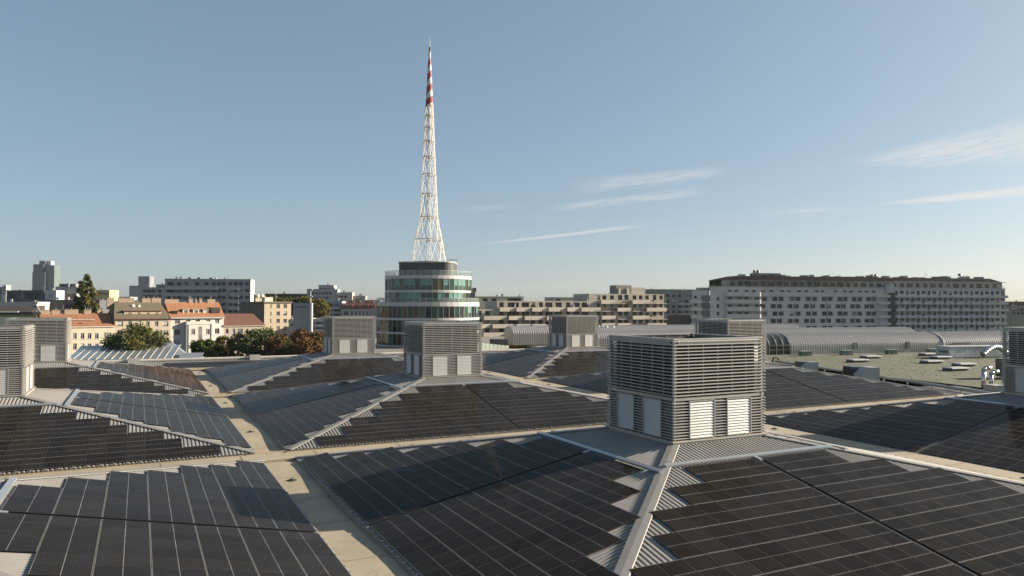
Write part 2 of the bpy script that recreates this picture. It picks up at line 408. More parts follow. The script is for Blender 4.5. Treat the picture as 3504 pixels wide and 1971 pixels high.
# ---- louvre towers
def tower_parts():
    P = {}
    zu = (ZT - ZB) * 0.44                     # lower storey height
    H = ZT - ZB
    for nm, ha, off in (('x', TX, TY), ('y', TY, TX)):   # face running along x (front/back) or y
        up = MB()      # one upper blade: sloping blade with a lip
        up.prism([(-0.02, 0.0), (-0.02, -0.040), (0.0, -0.044), (0.012, -0.02), (0.17, 0.012), (0.17, 0.027)], -ha - 0.10, ha + 0.10, 'x')
        P['up' + nm] = up.mesh('louvre_blade', M_LOUV)
        P['lo' + nm] = []
        for x0, x1 in ((-ha - 0.10, -ha + 1.02), (-0.45, 0.45), (ha - 1.02, ha + 0.10)):
            lo = MB(); lo.prism([(-0.02, 0.0), (-0.02, -0.036), (0.0, -0.04), (0.012, -0.02), (0.15, 0.01), (0.15, 0.025)], x0, x1, 'x')
            P['lo' + nm].append(lo.mesh('louvre_blade', M_LOUV))
        sh = MB(); w = (ha - 1.02 - 0.45) / 2 - 0.03; hh = zu - 0.52; n = 13
        for k in range(n):
            z0 = hh * k / n; z1 = hh * (k + 1) / n
            sh.quad((-w, -0.06, z0), (w, -0.06, z0), (w, 0.0, z1), (-w, 0.0, z1)); sh.quad((-w, 0.0, z1), (w, 0.0, z1), (w, -0.06, z1), (-w, -0.06, z1))
        sh.quad((-w, 0.02, 0), (w, 0.02, 0), (w, 0.02, hh), (-w, 0.02, hh))
        P['sh' + nm] = sh.raw('shutter', M_SHUT)
        fr = MB()
        for s in (-1, 1): fr.box(s * (w + 0.03) - 0.03, s * (w + 0.03) + 0.03, -0.075, 0.02, -0.04, hh + 0.04)
        fr.box(-w, w, -0.075, 0.02, hh + 0.003, hh + 0.05); fr.box(-w, w, -0.09, 0.02, -0.05, -0.003)
        P['fr' + nm] = fr.raw('shutter_frame', M_STEEL)
        P['shx' + nm] = (0.45 + ha - 1.02) / 2
        mu = MB()       # mullions behind the upper blades
        for k in range(7):
            x = -ha + 0.12 + (2 * ha - 0.24) * k / 6
            mu.box(x - 0.035, x + 0.035, 0.17, 0.25, zu + 0.06, H - 0.04)
        mu.box(-ha - 0.02, ha + 0.02, 0.0, 0.22, zu - 0.14, zu + 0.02)
        P['mu' + nm] = mu.raw('mullion_frame', M_STEEL)
    P['zu'] = zu; P['H'] = H
    c = MB(); sx, sy = TX - 0.35, TY - 0.35
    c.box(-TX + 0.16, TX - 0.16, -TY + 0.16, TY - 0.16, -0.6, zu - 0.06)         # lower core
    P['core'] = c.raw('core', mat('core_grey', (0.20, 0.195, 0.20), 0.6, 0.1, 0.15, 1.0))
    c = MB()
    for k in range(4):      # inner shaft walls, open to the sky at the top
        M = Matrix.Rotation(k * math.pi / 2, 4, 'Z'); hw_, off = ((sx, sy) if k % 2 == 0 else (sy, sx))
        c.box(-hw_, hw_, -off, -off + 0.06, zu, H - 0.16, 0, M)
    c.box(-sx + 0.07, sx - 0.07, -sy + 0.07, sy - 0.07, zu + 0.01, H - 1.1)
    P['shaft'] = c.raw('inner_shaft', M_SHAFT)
    c = MB()
    for k in range(4):
        M = Matrix.Rotation(k * math.pi / 2, 4, 'Z'); hw_, off = ((TX, TY) if k % 2 == 0 else (TY, TX))
        c.box(-hw_ - 0.05 + 0.36, hw_ + 0.05 - 0.36, -off - 0.0, -off + 0.30, H - 0.03, H + 0.03, 0, M)
        c.box(-hw_ + 0.3, hw_ - 0.3, -off + 0.02, -off + 0.06, H - 0.30, H - 0.04, 0, M)
    for a in (-1, 1):
        for b_ in (-1, 1): c.box(a * TX - 0.31 * (a > 0) - 0.0, a * TX + 0.31 * (a < 0), b_ * TY - 0.31 * (b_ > 0), b_ * TY + 0.31 * (b_ < 0), H - 0.034, H + 0.034)
    P['cap'] = c.raw('top_cap', M_STEEL)
    c = MB()
    for a in (-1, 1):
        for b_ in (-1, 1): c.box(a * (TX - 0.10) - 0.06, a * (TX - 0.10) + 0.06, b_ * (TY - 0.10) - 0.06, b_ * (TY - 0.10) + 0.06, 0.05, H - 0.05)
    P['post'] = c.raw('corner_post_set', M_LOUV)
    c = MB()
    c.box(-TX - 0.12, TX + 0.12, -TY - 0.12, TY + 0.12, -0.75, 0.14)
    c.box(-TX - 0.20, TX + 0.20, -TY - 0.20, TY + 0.20, 0.145, 0.20)
    P['base'] = c.raw('base_curb', mat('curb_sheet', (0.50, 0.47, 0.42), 0.5, 0.2, 0.15, 0.9))
    return P
TP = tower_parts()
NUP, NLO = 17, 13
def louvre_tower(i, j, label):
    root = empty('louvre_tower', ((i + 0.5) * L, (j + 0.5) * LY, ZB)); tag(root, label, 'vent tower', 'louvred vent towers on the roof bays')
    zu, H = TP['zu'], TP['H']
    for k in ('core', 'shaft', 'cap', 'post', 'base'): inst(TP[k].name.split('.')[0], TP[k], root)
    for k in range(4):
        nm = 'x' if k % 2 == 0 else 'y'; off = TY if k % 2 == 0 else TX
        M = Matrix.Rotation(k * math.pi / 2, 4, 'Z') @ Matrix.Translation((0, -off, 0))
        inst('mullion_frame', TP['mu' + nm], root, M)
        for q in range(NUP):
            z = zu + 0.14 + (H - 0.10 - zu - 0.14) * q / (NUP - 1)
            inst('louvre_blade', TP['up' + nm], root, M @ Matrix.Translation((0, -0.06, z)))
        for q in range(NLO):
            z = 0.32 + (zu - 0.26 - 0.32) * q / (NLO - 1)
            for me in TP['lo' + nm]: inst('louvre_blade', me, root, M @ Matrix.Translation((0, -0.04, z)))
        for s in (-1, 1):
            Ms = M @ Matrix.Translation((s * TP['shx' + nm], 0.0, 0.30))
            sh = inst('shutter', TP['sh' + nm], root, Ms); inst('shutter_frame', TP['fr' + nm], sh)
    return root

BAYS = [(-1, -1, ('right',), None, 'bluish solar roof bay at the bottom left corner, its tower out of frame'),
        (0, -1, ('front', 'left'), 'nearest and largest louvred vent tower, right of the centre', 'nearest dark solar roof bay sloping around the largest tower'),
        (1, -1, ('left',), 'louvred vent tower cut off by the right edge of the photo', 'dark solar roof bay at the right edge, partly in shadow'),
        (-1, 0, ('front', 'right'), 'louvred vent tower cut off by the left edge of the photo', 'solar roof bay below the tower cut off by the left edge'),
        (0, 0, ('front', 'left'), 'louvred vent tower just in front of the round glass tower', 'solar roof bay in the middle, around the tower before the glass building'),
        (1, 0, ('front', 'left'), 'louvred vent tower half hidden behind the nearest one', 'solar roof bay behind and to the right of the nearest tower'),
        (-1, 1, ('front', 'right'), 'farther louvred vent tower at the left, beside the cream house', 'farther solar roof bay at the left, before the cream houses'),
        (0, 1, ('front', 'left'), 'farthest small louvred vent tower beside the autumn trees', 'far solar roof bay below the autumn trees'),
        (1, 1, ('front', 'left'), 'small louvred vent tower before the arched metal hall', 'far solar roof bay below the tower before the arched metal hall')]
for i, j, faces, tl, bl in BAYS:
    roof_bay(i, j, faces, bl)
    if tl: louvre_tower(i, j, tl)

# ---- far edge strip: sheet rising to the parapet, with short panel rows and the white cap
root = empty('roof_edge', (0, 2 * LY + GY, 0)); tag(root, 'strip of ribbed sheet, panels and white parapet at the far roof edge', 'roof edge')
mb = MB(); xs = []; x = HALLX0 + 1
while x < 2 * L: xs += [(x, 0), (x + 0.09, 0), (x + 0.12, 0.055), (x + 0.22, 0.055)]; x += 0.25
rise = math.atan2(0.75, 6.6)
ME = Matrix.Rotation(rise, 4, 'X')
for xx, zz in xs: mb.v += [tuple(ME @ Vector((xx, 0, zz))), tuple(ME @ Vector((xx, 6.6, zz)))]
for i in range(len(xs) - 1): mb.f.append((2 * i, 2 * i + 2, 2 * i + 3, 2 * i + 1)); mb.m.append(0)
mb.build('roof_sheet', M_DECK, root, raw=True)
x = -L + 3
while x < 2 * L - 2:
    if int((x + 100) / 9.5) % 5 != 3:
        inst('solar_panel', PANEL, root, ME @ Matrix.Translation((x, 1.3, 0.14)))
        if int((x + 100) / 9.5) % 3: inst('solar_panel', PANEL, root, ME @ Matrix.Translation((x, 3.5, 0.14)))
    x += PITCH_W
mb = MB(); mb.box(HALLX0, 2 * L, 6.55, 7.2, -1.0, 1.0); mb.build('parapet', M_WHITE, root)
mb = MB(); mb.tube((HALLX0, 6.3, 1.15), (2 * L, 6.3, 1.15), 0.10, 0.10, 8); mb.build('pipe', M_WHITE, root)
mb = MB()
x = HALLX0 + 2
while x < 2 * L: mb.box(x - 0.05, x + 0.05, 6.24, 6.36, 0.7, 1.05); x += 4.0
mb.build('pipe_bracket', M_STEEL, root)
for xx in (-9.2, 9.8):
    mb = MB(); mb.box(xx - 0.9, xx + 0.9, 5.3, 6.5, 0.3, 1.5); tag(mb.build('junction_box', mat('box_grey', (0.42, 0.41, 0.4), 0.5, 0.2, 0.1), root))

# ================================================================ the city behind
CAMYAW = math.atan2(FW[0], FW[1])
class Fr:
    """A vertical plane through the image column u at depth d, running towards azimuth az (local x), local y away from us, z from the ground."""
    def __init__(s, u, d, az):
        p = at(u, 1000, d); s.o = np.array([p[0], p[1]]); s.az = R(az)
        s.x = np.array([math.sin(s.az), math.cos(s.az)]); s.y = np.array([-s.x[1], s.x[0]])
        if s.y @ FW[:2] < 0: s.y = -s.y
        s.rz = math.atan2(s.x[1], s.x[0])
    def p(s, u, v, y=0.0):      # image point -> local (x, z) on the plane local y = y
        d = FW + RT * (u - IW / 2) / FPX - UP * (v - IH / 2) / FPX
        rel = s.o - CAM[:2]
        t = (rel @ s.y + y) / (d[:2] @ s.y)
        P = CAM + d * t
        return float((P[:2] - s.o) @ s.x), float(P[2] - GROUND)
    def X(s, u, y=0.0): return s.p(u, 1043, y)[0]
    def Z(s, u, v, y=0.0): return s.p(u, v, y)[1]
    def root(s, name, x=0.0, y=0.0):
        q = s.o + s.x * x + s.y * y
        return empty(name, (q[0], q[1], GROUND), s.rz)

GL_DARK = mat('window_glass', (0.02, 0.022, 0.026), 0.12, 0, 0.3, 0.8, objvar=0.5)
GL_MID = mat('window_glass_curtain', (0.16, 0.155, 0.15), 0.3, 0, 0.4, 0.9, objvar=0.5)
FR_WHITE = mat('window_frame_white', (0.62, 0.60, 0.57), 0.5, 0, 0)
FR_GREY = mat('window_frame_grey', (0.16, 0.16, 0.16), 0.5, 0, 0)
SILL = mat('sill', (0.5, 0.48, 0.45), 0.6, 0, 0)
WCACHE = {}
BLIND = mat('roller_blind', (0.50, 0.48, 0.44), 0.8, 0, 0.1, 0.5, objvar=0.25)
def window_mesh(w, h, style, var=None):
    var = random.choices((0, 1, 2, 3), (0.60, 0.18, 0.13, 0.09) if style != 'dark' else (0.84, 0.08, 0.05, 0.03))[0] if var is None else var
    k = (round(w / 0.1), round(h / 0.1), style, var)
    if k in WCACHE: return WCACHE[k]
    mb = MB(); w2, h2 = w / 2, h / 2
    fr = 0.09 if style != 'dark' else 0.06
    cut = {0: None, 1: None, 2: 0.1, 3: -0.35}[var]      # blinds let down to here
    zz = h2 if cut is None else h2 * cut
    mb.quad((-w2, 0.03, -h2), (w2, 0.03, -h2), (w2, 0.03, zz), (-w2, 0.03, zz), 1)
    if cut is not None: mb.quad((-w2, 0.0, zz), (w2, 0.0, zz), (w2, 0.0, h2), (-w2, 0.0, h2), 3)
    for x0, x1, z0, z1 in ((-w2, -w2 + fr, -h2, h2), (w2 - fr, w2, -h2, h2), (-w2 + fr, w2 - fr, -h2, -h2 + fr), (-w2 + fr, w2 - fr, h2 - fr, h2)):
        mb.box(x0, x1, -0.04, 0.02, z0, z1, 0)
    if style == 'dark':
        if w > 1.6: mb.box(-0.03, 0.03, -0.03, 0.02, -h2 + fr, h2 - fr, 0)
    else:
        n = max(1, round(w / 0.62))
        for i in range(1, n): mb.box(-w2 + w * i / n - 0.045, -w2 + w * i / n + 0.045, -0.035, 0.02, -h2 + fr, h2 - fr, 0)
        if style == 'tall': mb.box(-w2 + fr, w2 - fr, -0.03, 0.02, h2 * 0.42, h2 * 0.42 + 0.07, 0)
        mb.box(-w2 - 0.08, w2 + 0.08, -0.26, 0.0, -h2 - 0.07, -h2 - 0.004, 2)
    me = mb.raw('window', [FR_GREY if style == 'dark' else FR_WHITE, GL_MID if var == 1 else GL_DARK, SILL, BLIND]); WCACHE[k] = me; return me
def windows(root, lst, y=0.0, style='plain', rec=0.16):
    for x, z, w, h in lst: inst('window', window_mesh(w, h, style), root, Matrix.Translation((x, y + rec, z)))
def wall_holes(root, name, m, x0, x1, z0, z1, y, holes, rec=0.2):
    """front wall with real openings: holes are (x, z, w, h) centres"""
    hs = [(x - w / 2, x + w / 2, z - h / 2, z + h / 2) for x, z, w, h in holes]
    hs = [h for h in hs if h[0] > x0 + 0.02 and h[1] < x1 - 0.02 and h[2] > z0 + 0.02 and h[3] < z1 - 0.02]
    zs = sorted({z0, z1} | {round(a, 3) for h in hs for a in h[2:]})
    mb = MB()
    for za, zb_ in zip(zs, zs[1:]):
        if zb_ - za < 1e-4: continue
        zm = (za + zb_) / 2; cuts = sorted((h[0], h[1]) for h in hs if h[2] - 5e-4 < zm < h[3] + 5e-4)
        a = x0
        for c0, c1 in cuts:
            if c0 > a: mb.quad((a, y, za), (c0, y, za), (c0, y, zb_), (a, y, zb_))
            a = max(a, c1)
        if a < x1: mb.quad((a, y, za), (x1, y, za), (x1, y, zb_), (a, y, zb_))
    for a, b_, c, d in hs:
        mb.quad((a, y, c), (a, y + rec, c), (a, y + rec, d), (a, y, d)); mb.quad((b_, y, c), (b_, y, d), (b_, y + rec, d), (b_, y + rec, c))
        mb.quad((a, y, d), (a, y + rec, d), (b_, y + rec, d), (b_, y, d)); mb.quad((a, y, c), (b_, y, c), (b_, y + rec, c), (a, y + rec, c))
    return mb.build(name, m, root, raw=True)
def shell(root, name, m, x0, x1, y0, y1, z0, z1, top=True, front=False):
    mb = MB()
    mb.quad((x0, y0, z0), (x0, y1, z0), (x0, y1, z1), (x0, y0, z1)); mb.quad((x1, y0, z0), (x1, y0, z1), (x1, y1, z1), (x1, y1, z0))
    mb.quad((x0, y1, z0), (x1, y1, z0), (x1, y1, z1), (x0, y1, z1))
    if top: mb.quad((x0, y0, z1), (x1, y0, z1), (x1, y1, z1), (x0, y1, z1))
    if front: mb.quad((x0, y0, z0), (x1, y0, z0), (x1, y0, z1), (x0, y0, z1))
    return mb.build(name, m, root, raw=True)
def part(root, name, m, *boxes):
    mb = MB()
    for bx in boxes: mb.box(*bx)
    return mb.build(name, m, root)
def gable(root, m, x0, x1, y0, ye, z0, zr, over=0.35, hipl=0.0, hipr=0.0, name='roof'):
    """pitched roof: front eave y0, back eave ye, ridge in the middle at zr"""
    ym = (y0 + ye) / 2; mb = MB(); t = 0.22
    a, b_, c, d = (x0 - over, y0 - over, z0 - 0.12), (x1 + over, y0 - over, z0 - 0.12), (x1 + over - hipr, ym, zr), (x0 - over + hipl, ym, zr)
    e, f = (x1 + over, ye + over, z0 - 0.12), (x0 - over, ye + over, z0 - 0.12)
    mb.quad(a, b_, c, d); mb.quad(d, c, e, f)
    mb.add((a, d, f), ((0, 1, 2),)); mb.add((b_, e, c), ((0, 1, 2),))
    lift = lambda p: (p[0], p[1], p[2] - t)
    mb.quad(a, b_, lift(b_), lift(a)); mb.quad(lift(a), lift(b_), lift(e), lift(f))
    mb.quad(b_, e, lift(e), lift(b_)); mb.quad(f, a, lift(a), lift(f))
    return mb.build(name, m, root)
def antenna(root, x, y, z, h):
    mb = MB(); mb.tube((x, y, z), (x, y, z + h), 0.05, 0.04, 5)
    for k in range(3): mb.box(x - 0.5 + 0.1 * k, x + 0.5 - 0.1 * k, y - 0.02, y + 0.02, z + h * (0.6 + 0.13 * k), z + h * (0.6 + 0.13 * k) + 0.04)
    return mb.build('antenna', M_STEEL, root)
def dish(root, x, y, z):
    mb = MB(); n = 12; ring = []
    for rr, dd in ((0.0, 0.0), (0.3, 0.05), (0.55, 0.18)):
        ring.append([(x + rr * math.cos(2 * math.pi * i / n), y - dd, z + 0.6 + rr * math.sin(2 * math.pi * i / n)) for i in range(n)])
    for p, q in zip(ring, ring[1:]):
        mb.add(p + q, [(i, (i + 1) % n, n + (i + 1) % n, n + i) for i in range(n)])
    mb.tube((x, y + 0.05, z - 0.5), (x, y + 0.05, z + 0.6), 0.05, 0.05, 5)
    return mb.build('satellite_dish', mat('dish_white', (0.6, 0.6, 0.58), 0.5, 0, 0), root, raw=True)
def chimney(root, x, y, z0, z1, w, d=0.8, m=None, pots=0):
    c = part(root, 'chimney', m or mat('chimney_brick', (0.36, 0.27, 0.2), 0.85, 0, 0.25, 1.5), (x - w / 2, x + w / 2, y - d / 2, y + d / 2, z0, z1), (x - w / 2 - 0.06, x + w / 2 + 0.06, y - d / 2 - 0.06, y + d / 2 + 0.06, z1 + 0.003, z1 + 0.12))
    for i in range(pots):
        xx = x - w / 2 + w * (i + 0.5) / pots; mb = MB(); mb.tube((xx, y, z1 + 0.12), (xx, y, z1 + 0.5 + 0.5 * random.random()), 0.1, 0.1, 6); mb.build('flue_pipe', M_STEEL, c)
    return c

# ---------------------------------------------------------------- the street of old houses (left)
ST = Fr(585, 222, 77)
def street_house(name, label, u0, u1, v_eave, v_ridge, wallcol, roofcol, wins, depth=11.0, hipl=0, hipr=0, style='plain', chim=(), extra=None, low=(), cat='house'):
    x0, x1 = ST.X(u0), ST.X(u1); um = (u0 + u1) / 2
    ze = ST.Z(um, v_eave); zr = ST.Z(um, v_ridge, depth / 2)
    root = ST.root(name, x0); tag(root, label, cat, 'old street houses beyond the hall'); w = x1 - x0
    wl = mat(name + '_plaster', wallcol, 0.85, 0, 0.08, 0.3, 0.1, streak=True); rf = mat(name + '_tiles', roofcol, 0.8, 0, 0.25, 1.6, 0.3)
    hol = []
    for u, v, ww, hh in wins:
        x, z = ST.p(u, v); hol.append((x - x0, z, ww, hh))
    for v, ww, hh in low:
        for (u, v0, a, b_) in [q for q in wins if abs(q[1] - wins[0][1]) < 6]:
            x, z = ST.p(u, v); hol.append((x - x0, z, a, hh))
    wall_holes(root, 'wall', wl, 0, w, 0, ze, 0, hol); windows(root, hol, 0, style)
    shell(root, 'side_wall', wl, 0, w, 0, depth, 0, ze, top=False)
    part(root, 'cornice', wl, (-0.05, w + 0.05, -0.32, 0.02, ze - 0.45, ze - 0.18))
    mb = MB()       # gable triangles
    gable(root, rf, 0, w, 0, depth, ze, zr, 0.3, hipl, hipr)
    for u, vt, vb, wm in chim:
        x, zt = ST.p(u, vt, depth / 2); zb_ = ST.Z(u, vb, depth / 2)
        chimney(root, x - x0, depth / 2, zb_ - 0.6, zt, wm, pots=random.choice((0, 1, 2, 3)))
    if extra: extra(root, x0, w, ze, zr, depth, wl, rf)
    return root
def h1x(root, x0, w, ze, zr, dp, wl, rf):
    # lower front block with its own roof and white coping, roof window
    xa, xb = ST.X(215) - x0, ST.X(330) - x0
    part(root, 'coping', SILL, (xa, xb, 1.9, 2.1, ze + 1.55, ze + 1.75))
    x, z = ST.p(275, 1107, 1.0); part(root, 'roof_window', GL_DARK, (x - x0 - 0.4, x - x0 + 0.4, 0.75, 1.1, ze + 0.35, ze + 0.75))
street_house('cream_house', 'low cream house with orange tiled roof and five windows', 150, 394, 1115, 1072, (0.66, 0.585, 0.46), (0.30, 0.135, 0.07),
    [(256, 1150, 0.95, 1.6), (282, 1150, 0.95, 1.6), (306, 1150, 0.95, 1.6), (331, 1150, 0.95, 1.6), (368, 1148, 1.9, 1.6), (230, 1150, 0.95, 1.6), (200, 1150, 0.95, 1.6)],
    chim=((155, 1062, 1074, 2.0), (191, 1062, 1074, 2.0), (244, 1060, 1070, 3.4), (300, 1061, 1073, 1.8), (342, 1060, 1074, 1.3)), style='tall', extra=h1x, low=((1186, 0.95, 1.7),))
def h2x(root, x0, w, ze, zr, dp, wl, rf):
    xa, xb = ST.X(429) - x0, ST.X(556) - x0; zt = ST.Z(490, 1063, 1.2)
    ws = [(ST.X(u, 1.2) - x0, ST.Z(u, 1076, 1.2), 0.95, 1.05) for u in (445, 476, 507, 537)]
    wall_holes(root, 'dormer_wall', wl, xa, xb, ze - 0.1, zt - 0.12, 1.2, ws); windows(root, ws, 1.2)
    shell(root, 'dormer_side', wl, xa, xb, 1.2, 4.2, ze - 0.1, zt - 0.12, top=False)
    part(root, 'dormer_roof', mat('red_sheet', (0.20, 0.07, 0.05), 0.7, 0, 0.15), (xa - 0.4, xb + 0.4, 0.75, 4.4, zt - 0.115, zt + 0.12))
    part(root, 'red_gutter', mat('red_sheet', (0.20, 0.07, 0.05)), (-0.3, w + 0.3, -0.62, -0.34, ze - 0.36, ze - 0.14))
    for u, v in ((460, 1045), (480, 1048)):
        x, z = ST.p(u, v, 3.6); dish(root, x - x0, 3.6, z - 0.6)
street_house('beige_house', 'beige house with olive hipped roof, wide dormer and satellite dishes', 394, 585, 1088, 1031, (0.54, 0.465, 0.35), (0.135, 0.115, 0.075),
    [(u, v, 1.5 if u in (411, 567) else 0.95, 1.45) for v in (1108, 1138, 1167) for u in (411, 445, 476, 506, 536, 567)],
    chim=((378, 1021, 1052, 1.9), (432, 1021, 1033, 4.2), (500, 1022, 1033, 2.4), (534, 1021, 1050, 2.6)), hipl=1.2, hipr=2.4, extra=h2x, low=((1196, 1, 1.5),))
def h3x(root, x0, w, ze, zr, dp, wl, rf):
    for u in (636, 671, 705):        # three dormers
        yy = 1.3; xc, zc = ST.p(u, 1069, yy); xc -= x0
        d = part(root, 'dormer', wl, (xc - 0.85, xc - 0.55, yy, yy + 3, zc - 1.0, zc + 0.9), (xc + 0.55, xc + 0.85, yy, yy + 3, zc - 1.0, zc + 0.9), (xc - 0.55, xc + 0.55, yy, yy + 3, zc + 0.6, zc + 0.9))
        part(root, 'dormer_roof', SILL, (xc - 1.05, xc + 1.05, yy - 0.3, yy + 3.4, zc + 0.905, zc + 1.05))
        inst('window', window_mesh(1.1, 1.5, 'plain'), root, Matrix.Translation((xc, yy + 0.14, zc - 0.16)))
    # projecting bay with a balcony on top
    yb = -1.7; xa, xb = ST.X(640, yb) - x0, ST.X(727, yb) - x0; zt = ST.Z(680, 1110, yb)
    ws = []
    for v in (1135, 1173, 1208):
        for u in (662, 712): ws.append((ST.X(u, yb) - x0, ST.Z(u, v, yb), 1.15, 1.7))
    wall_holes(root, 'bay_wall', wl, xa, xb, 0, zt, yb, ws); windows(root, ws, yb, 'tall')
    shell(root, 'bay_side', wl, xa, xb, yb, -0.004, 0, zt)
    part(root, 'bay_balustrade', wl, (xa - 0.1, xb + 0.1, yb - 0.12, yb + 0.12, zt + 0.004, zt + 0.9), (xa - 0.1, xa + 0.1, yb + 0.125, -0.01, zt + 0.004, zt + 0.9), (xb - 0.1, xb + 0.1, yb + 0.125, -0.01, zt + 0.004, zt + 0.9))
    for v in (1133, 1168):
        xc, zc = ST.p(686, v, yb); part(root, 'stair_window', GL_MID, (xc - x0 - 0.5, xc - x0 + 0.5, yb - 0.05, yb + 0.02, zc - 1.7, zc + 1.4))
    for u in (646, 724):
        xc = ST.X(u, yb) - x0; mb = MB(); mb.tube((xc, yb - 0.1, 0), (xc, yb - 0.1, zt), 0.09, 0.09, 6); mb.build('downpipe', M_STEEL, root)
    # loggia cut into the roof at the right end
    xc, zc = ST.p(738, 1062, 1.5); xc -= x0
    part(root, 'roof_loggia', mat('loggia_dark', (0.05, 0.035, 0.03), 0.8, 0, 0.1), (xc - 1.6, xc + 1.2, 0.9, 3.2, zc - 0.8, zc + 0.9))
    part(root, 'eave_strip', mat('eave_grey', (0.45, 0.44, 0.42), 0.7, 0, 0.1), (-0.2, w + 0.2, -0.62, -0.34, ze - 0.5, ze - 0.1))
    x, z = ST.p(597, 1068, 1.4); part(root, 'roof_window', GL_DARK, (x - x0 - 0.7, x - x0 + 0.7, 0.9, 1.9, z - 0.9, z + 0.45))
street_house('white_house', 'white house with bright orange roof, three dormers and projecting bay', 585, 766, 1084, 1034, (0.70, 0.66, 0.61), (0.34, 0.155, 0.075),
    [(607, 1100, 1.5, 1.3), (644, 1101, 1.3, 1.3), (677, 1100, 1.3, 1.3), (712, 1101, 1.3, 1.3), (743, 1099, 1.3, 1.3),
     (607, 1137, 1.7, 1.7), (743, 1133, 1.4, 1.7), (607, 1174, 1.7, 1.7), (743, 1170, 1.4, 1.7), (607, 1208, 1.7, 1.5), (743, 1206, 1.4, 1.6)],
    chim=((587, 1025, 1040, 4.0), (652, 1025, 1037, 1.2), (670, 1028, 1037, 0.5), (686, 1025, 1037, 0.8), (722, 1025, 1037, 2.4)), extra=h3x, style='plain')
street_house('low_house', 'low grey beige house with dark red roof behind the bushes', 766, 905, 1112, 1073, (0.46, 0.40, 0.32), (0.145, 0.065, 0.045),
    [(u, 1133, 1.7 if u == 822 else 0.9, 1.5) for u in (777, 800, 822, 845, 864, 888)], hipr=2.0, style='tall', low=((1170, 1, 1.5),))
# tall ochre block with blank firewall
YB = Fr(905, 262, 77)
x1 = YB.X(996); zt = YB.Z(950, 1036)
root = YB.root('ochre_block'); tag(root, 'tall ochre apartment block with blank brown firewall and white windows', 'apartment block')
wl = mat('ochre_plaster', (0.55, 0.47, 0.35), 0.85, 0, 0.08, 0.3, 0.1, streak=True)
ws = [(YB.X(u), YB.Z(u, v), 1.3, 1.5) for v in (1048, 1073, 1098, 1123, 1148, 1173, 1198) for u in (923, 952, 976)]
wall_holes(root, 'wall', wl, 0, x1, 0, zt, 0, ws); windows(root, ws, 0)
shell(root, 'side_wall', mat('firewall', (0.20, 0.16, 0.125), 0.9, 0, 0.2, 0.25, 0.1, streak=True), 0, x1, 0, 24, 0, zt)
part(root, 'roof_edge', mat('ochre_roof', (0.22, 0.19, 0.15), 0.8, 0, 0.1), (-0.4, x1 + 0.4, -0.5, 24.4, zt + 0.004, zt + 0.4))
part(root, 'corner_strip', wl, (-0.012, 2.2, -0.02, 0.0, 0, zt - 0.01))
x = YB.X(920, 5); part(root, 'lift_house', M_WHITE, (x - 1.5, x + 1.5, 5, 8, zt + 0.41, zt + 2.0))
for u in (895, 880): x = YB.X(u, 14); part(root, 'chimney', wl, (x - 1, x + 1, 13, 15, zt + 0.41, zt + 3.0)); dish(root, x + 0.3, 12.6, zt + 2.2)
antenna(root, YB.X(944, 5), 5, zt + 0.4, 3)

# ---------------------------------------------------------------- left middle distance
def slab(name, label, cat, u0, u1, d, az, v_top, depth, col, rows, cols, wsz, style='dark', base_v=None, group=None, ends=None, umargin=4, parapet=0.5, rough=0.8):
    """plain block: regular windows at image rows v in rows, columns u in cols"""
    f = Fr(u0, d, az); w = f.X(u1); zt = f.Z((u0 + u1) / 2, v_top)
    root = f.root(name); tag(root, label, cat, group)
    wl = mat(name + '_wall_%d' % round(u0), col, rough, 0, 0.1, 0.15, 0.05, streak=True)
    ws = [(f.X(u), f.Z(u, v), *(wsz(u, v) if callable(wsz) else wsz)) for v in rows for u in cols]
    wall_holes(root, 'wall', wl, 0, w, 0, zt, 0, ws); windows(root, ws, 0, style)
    shell(root, 'side_wall', ends or wl, 0, w, 0, depth, 0, zt)
    part(root, 'parapet', wl, (-0.1, w + 0.1, -0.1, 0.25, zt + 0.003, zt + parapet), (-0.1, w + 0.1, depth - 0.2, depth + 0.1, zt + 0.003, zt + parapet), (-0.1, 0.15, 0.255, depth - 0.205, zt + 0.003, zt + parapet), (w - 0.15, w + 0.1, 0.255, depth - 0.205, zt + 0.003, zt + parapet))
    rs = random.Random(int(u0) * 7 + int(v_top))        # small things on the roof
    for k in range(max(2, int(w / 6))):
        x, y, q = rs.uniform(0.8, max(0.9, w - 0.8)), rs.uniform(1.0, depth * 0.6), rs.random()
        if q < 0.35: part(root, 'roof_vent', rs.choice((M_WHITE, M_STEEL, FR_GREY)), (x - 0.35, x + 0.35, y - 0.35, y + 0.35, zt + 0.01, zt + rs.uniform(0.8, 1.8)))
        elif q < 0.6: mb = MB(); mb.tube((x, y, zt), (x, y, zt + rs.uniform(1.0, 2.4)), 0.14, 0.14, 6); mb.build('flue_pipe', rs.choice((M_STEEL, M_WHITE)), root)
        elif q < 0.8: dish(root, x, y, zt + parapet)
        else: antenna(root, x, y, zt, rs.uniform(1.5, 3.2))
    return root, f, w, zt, wl
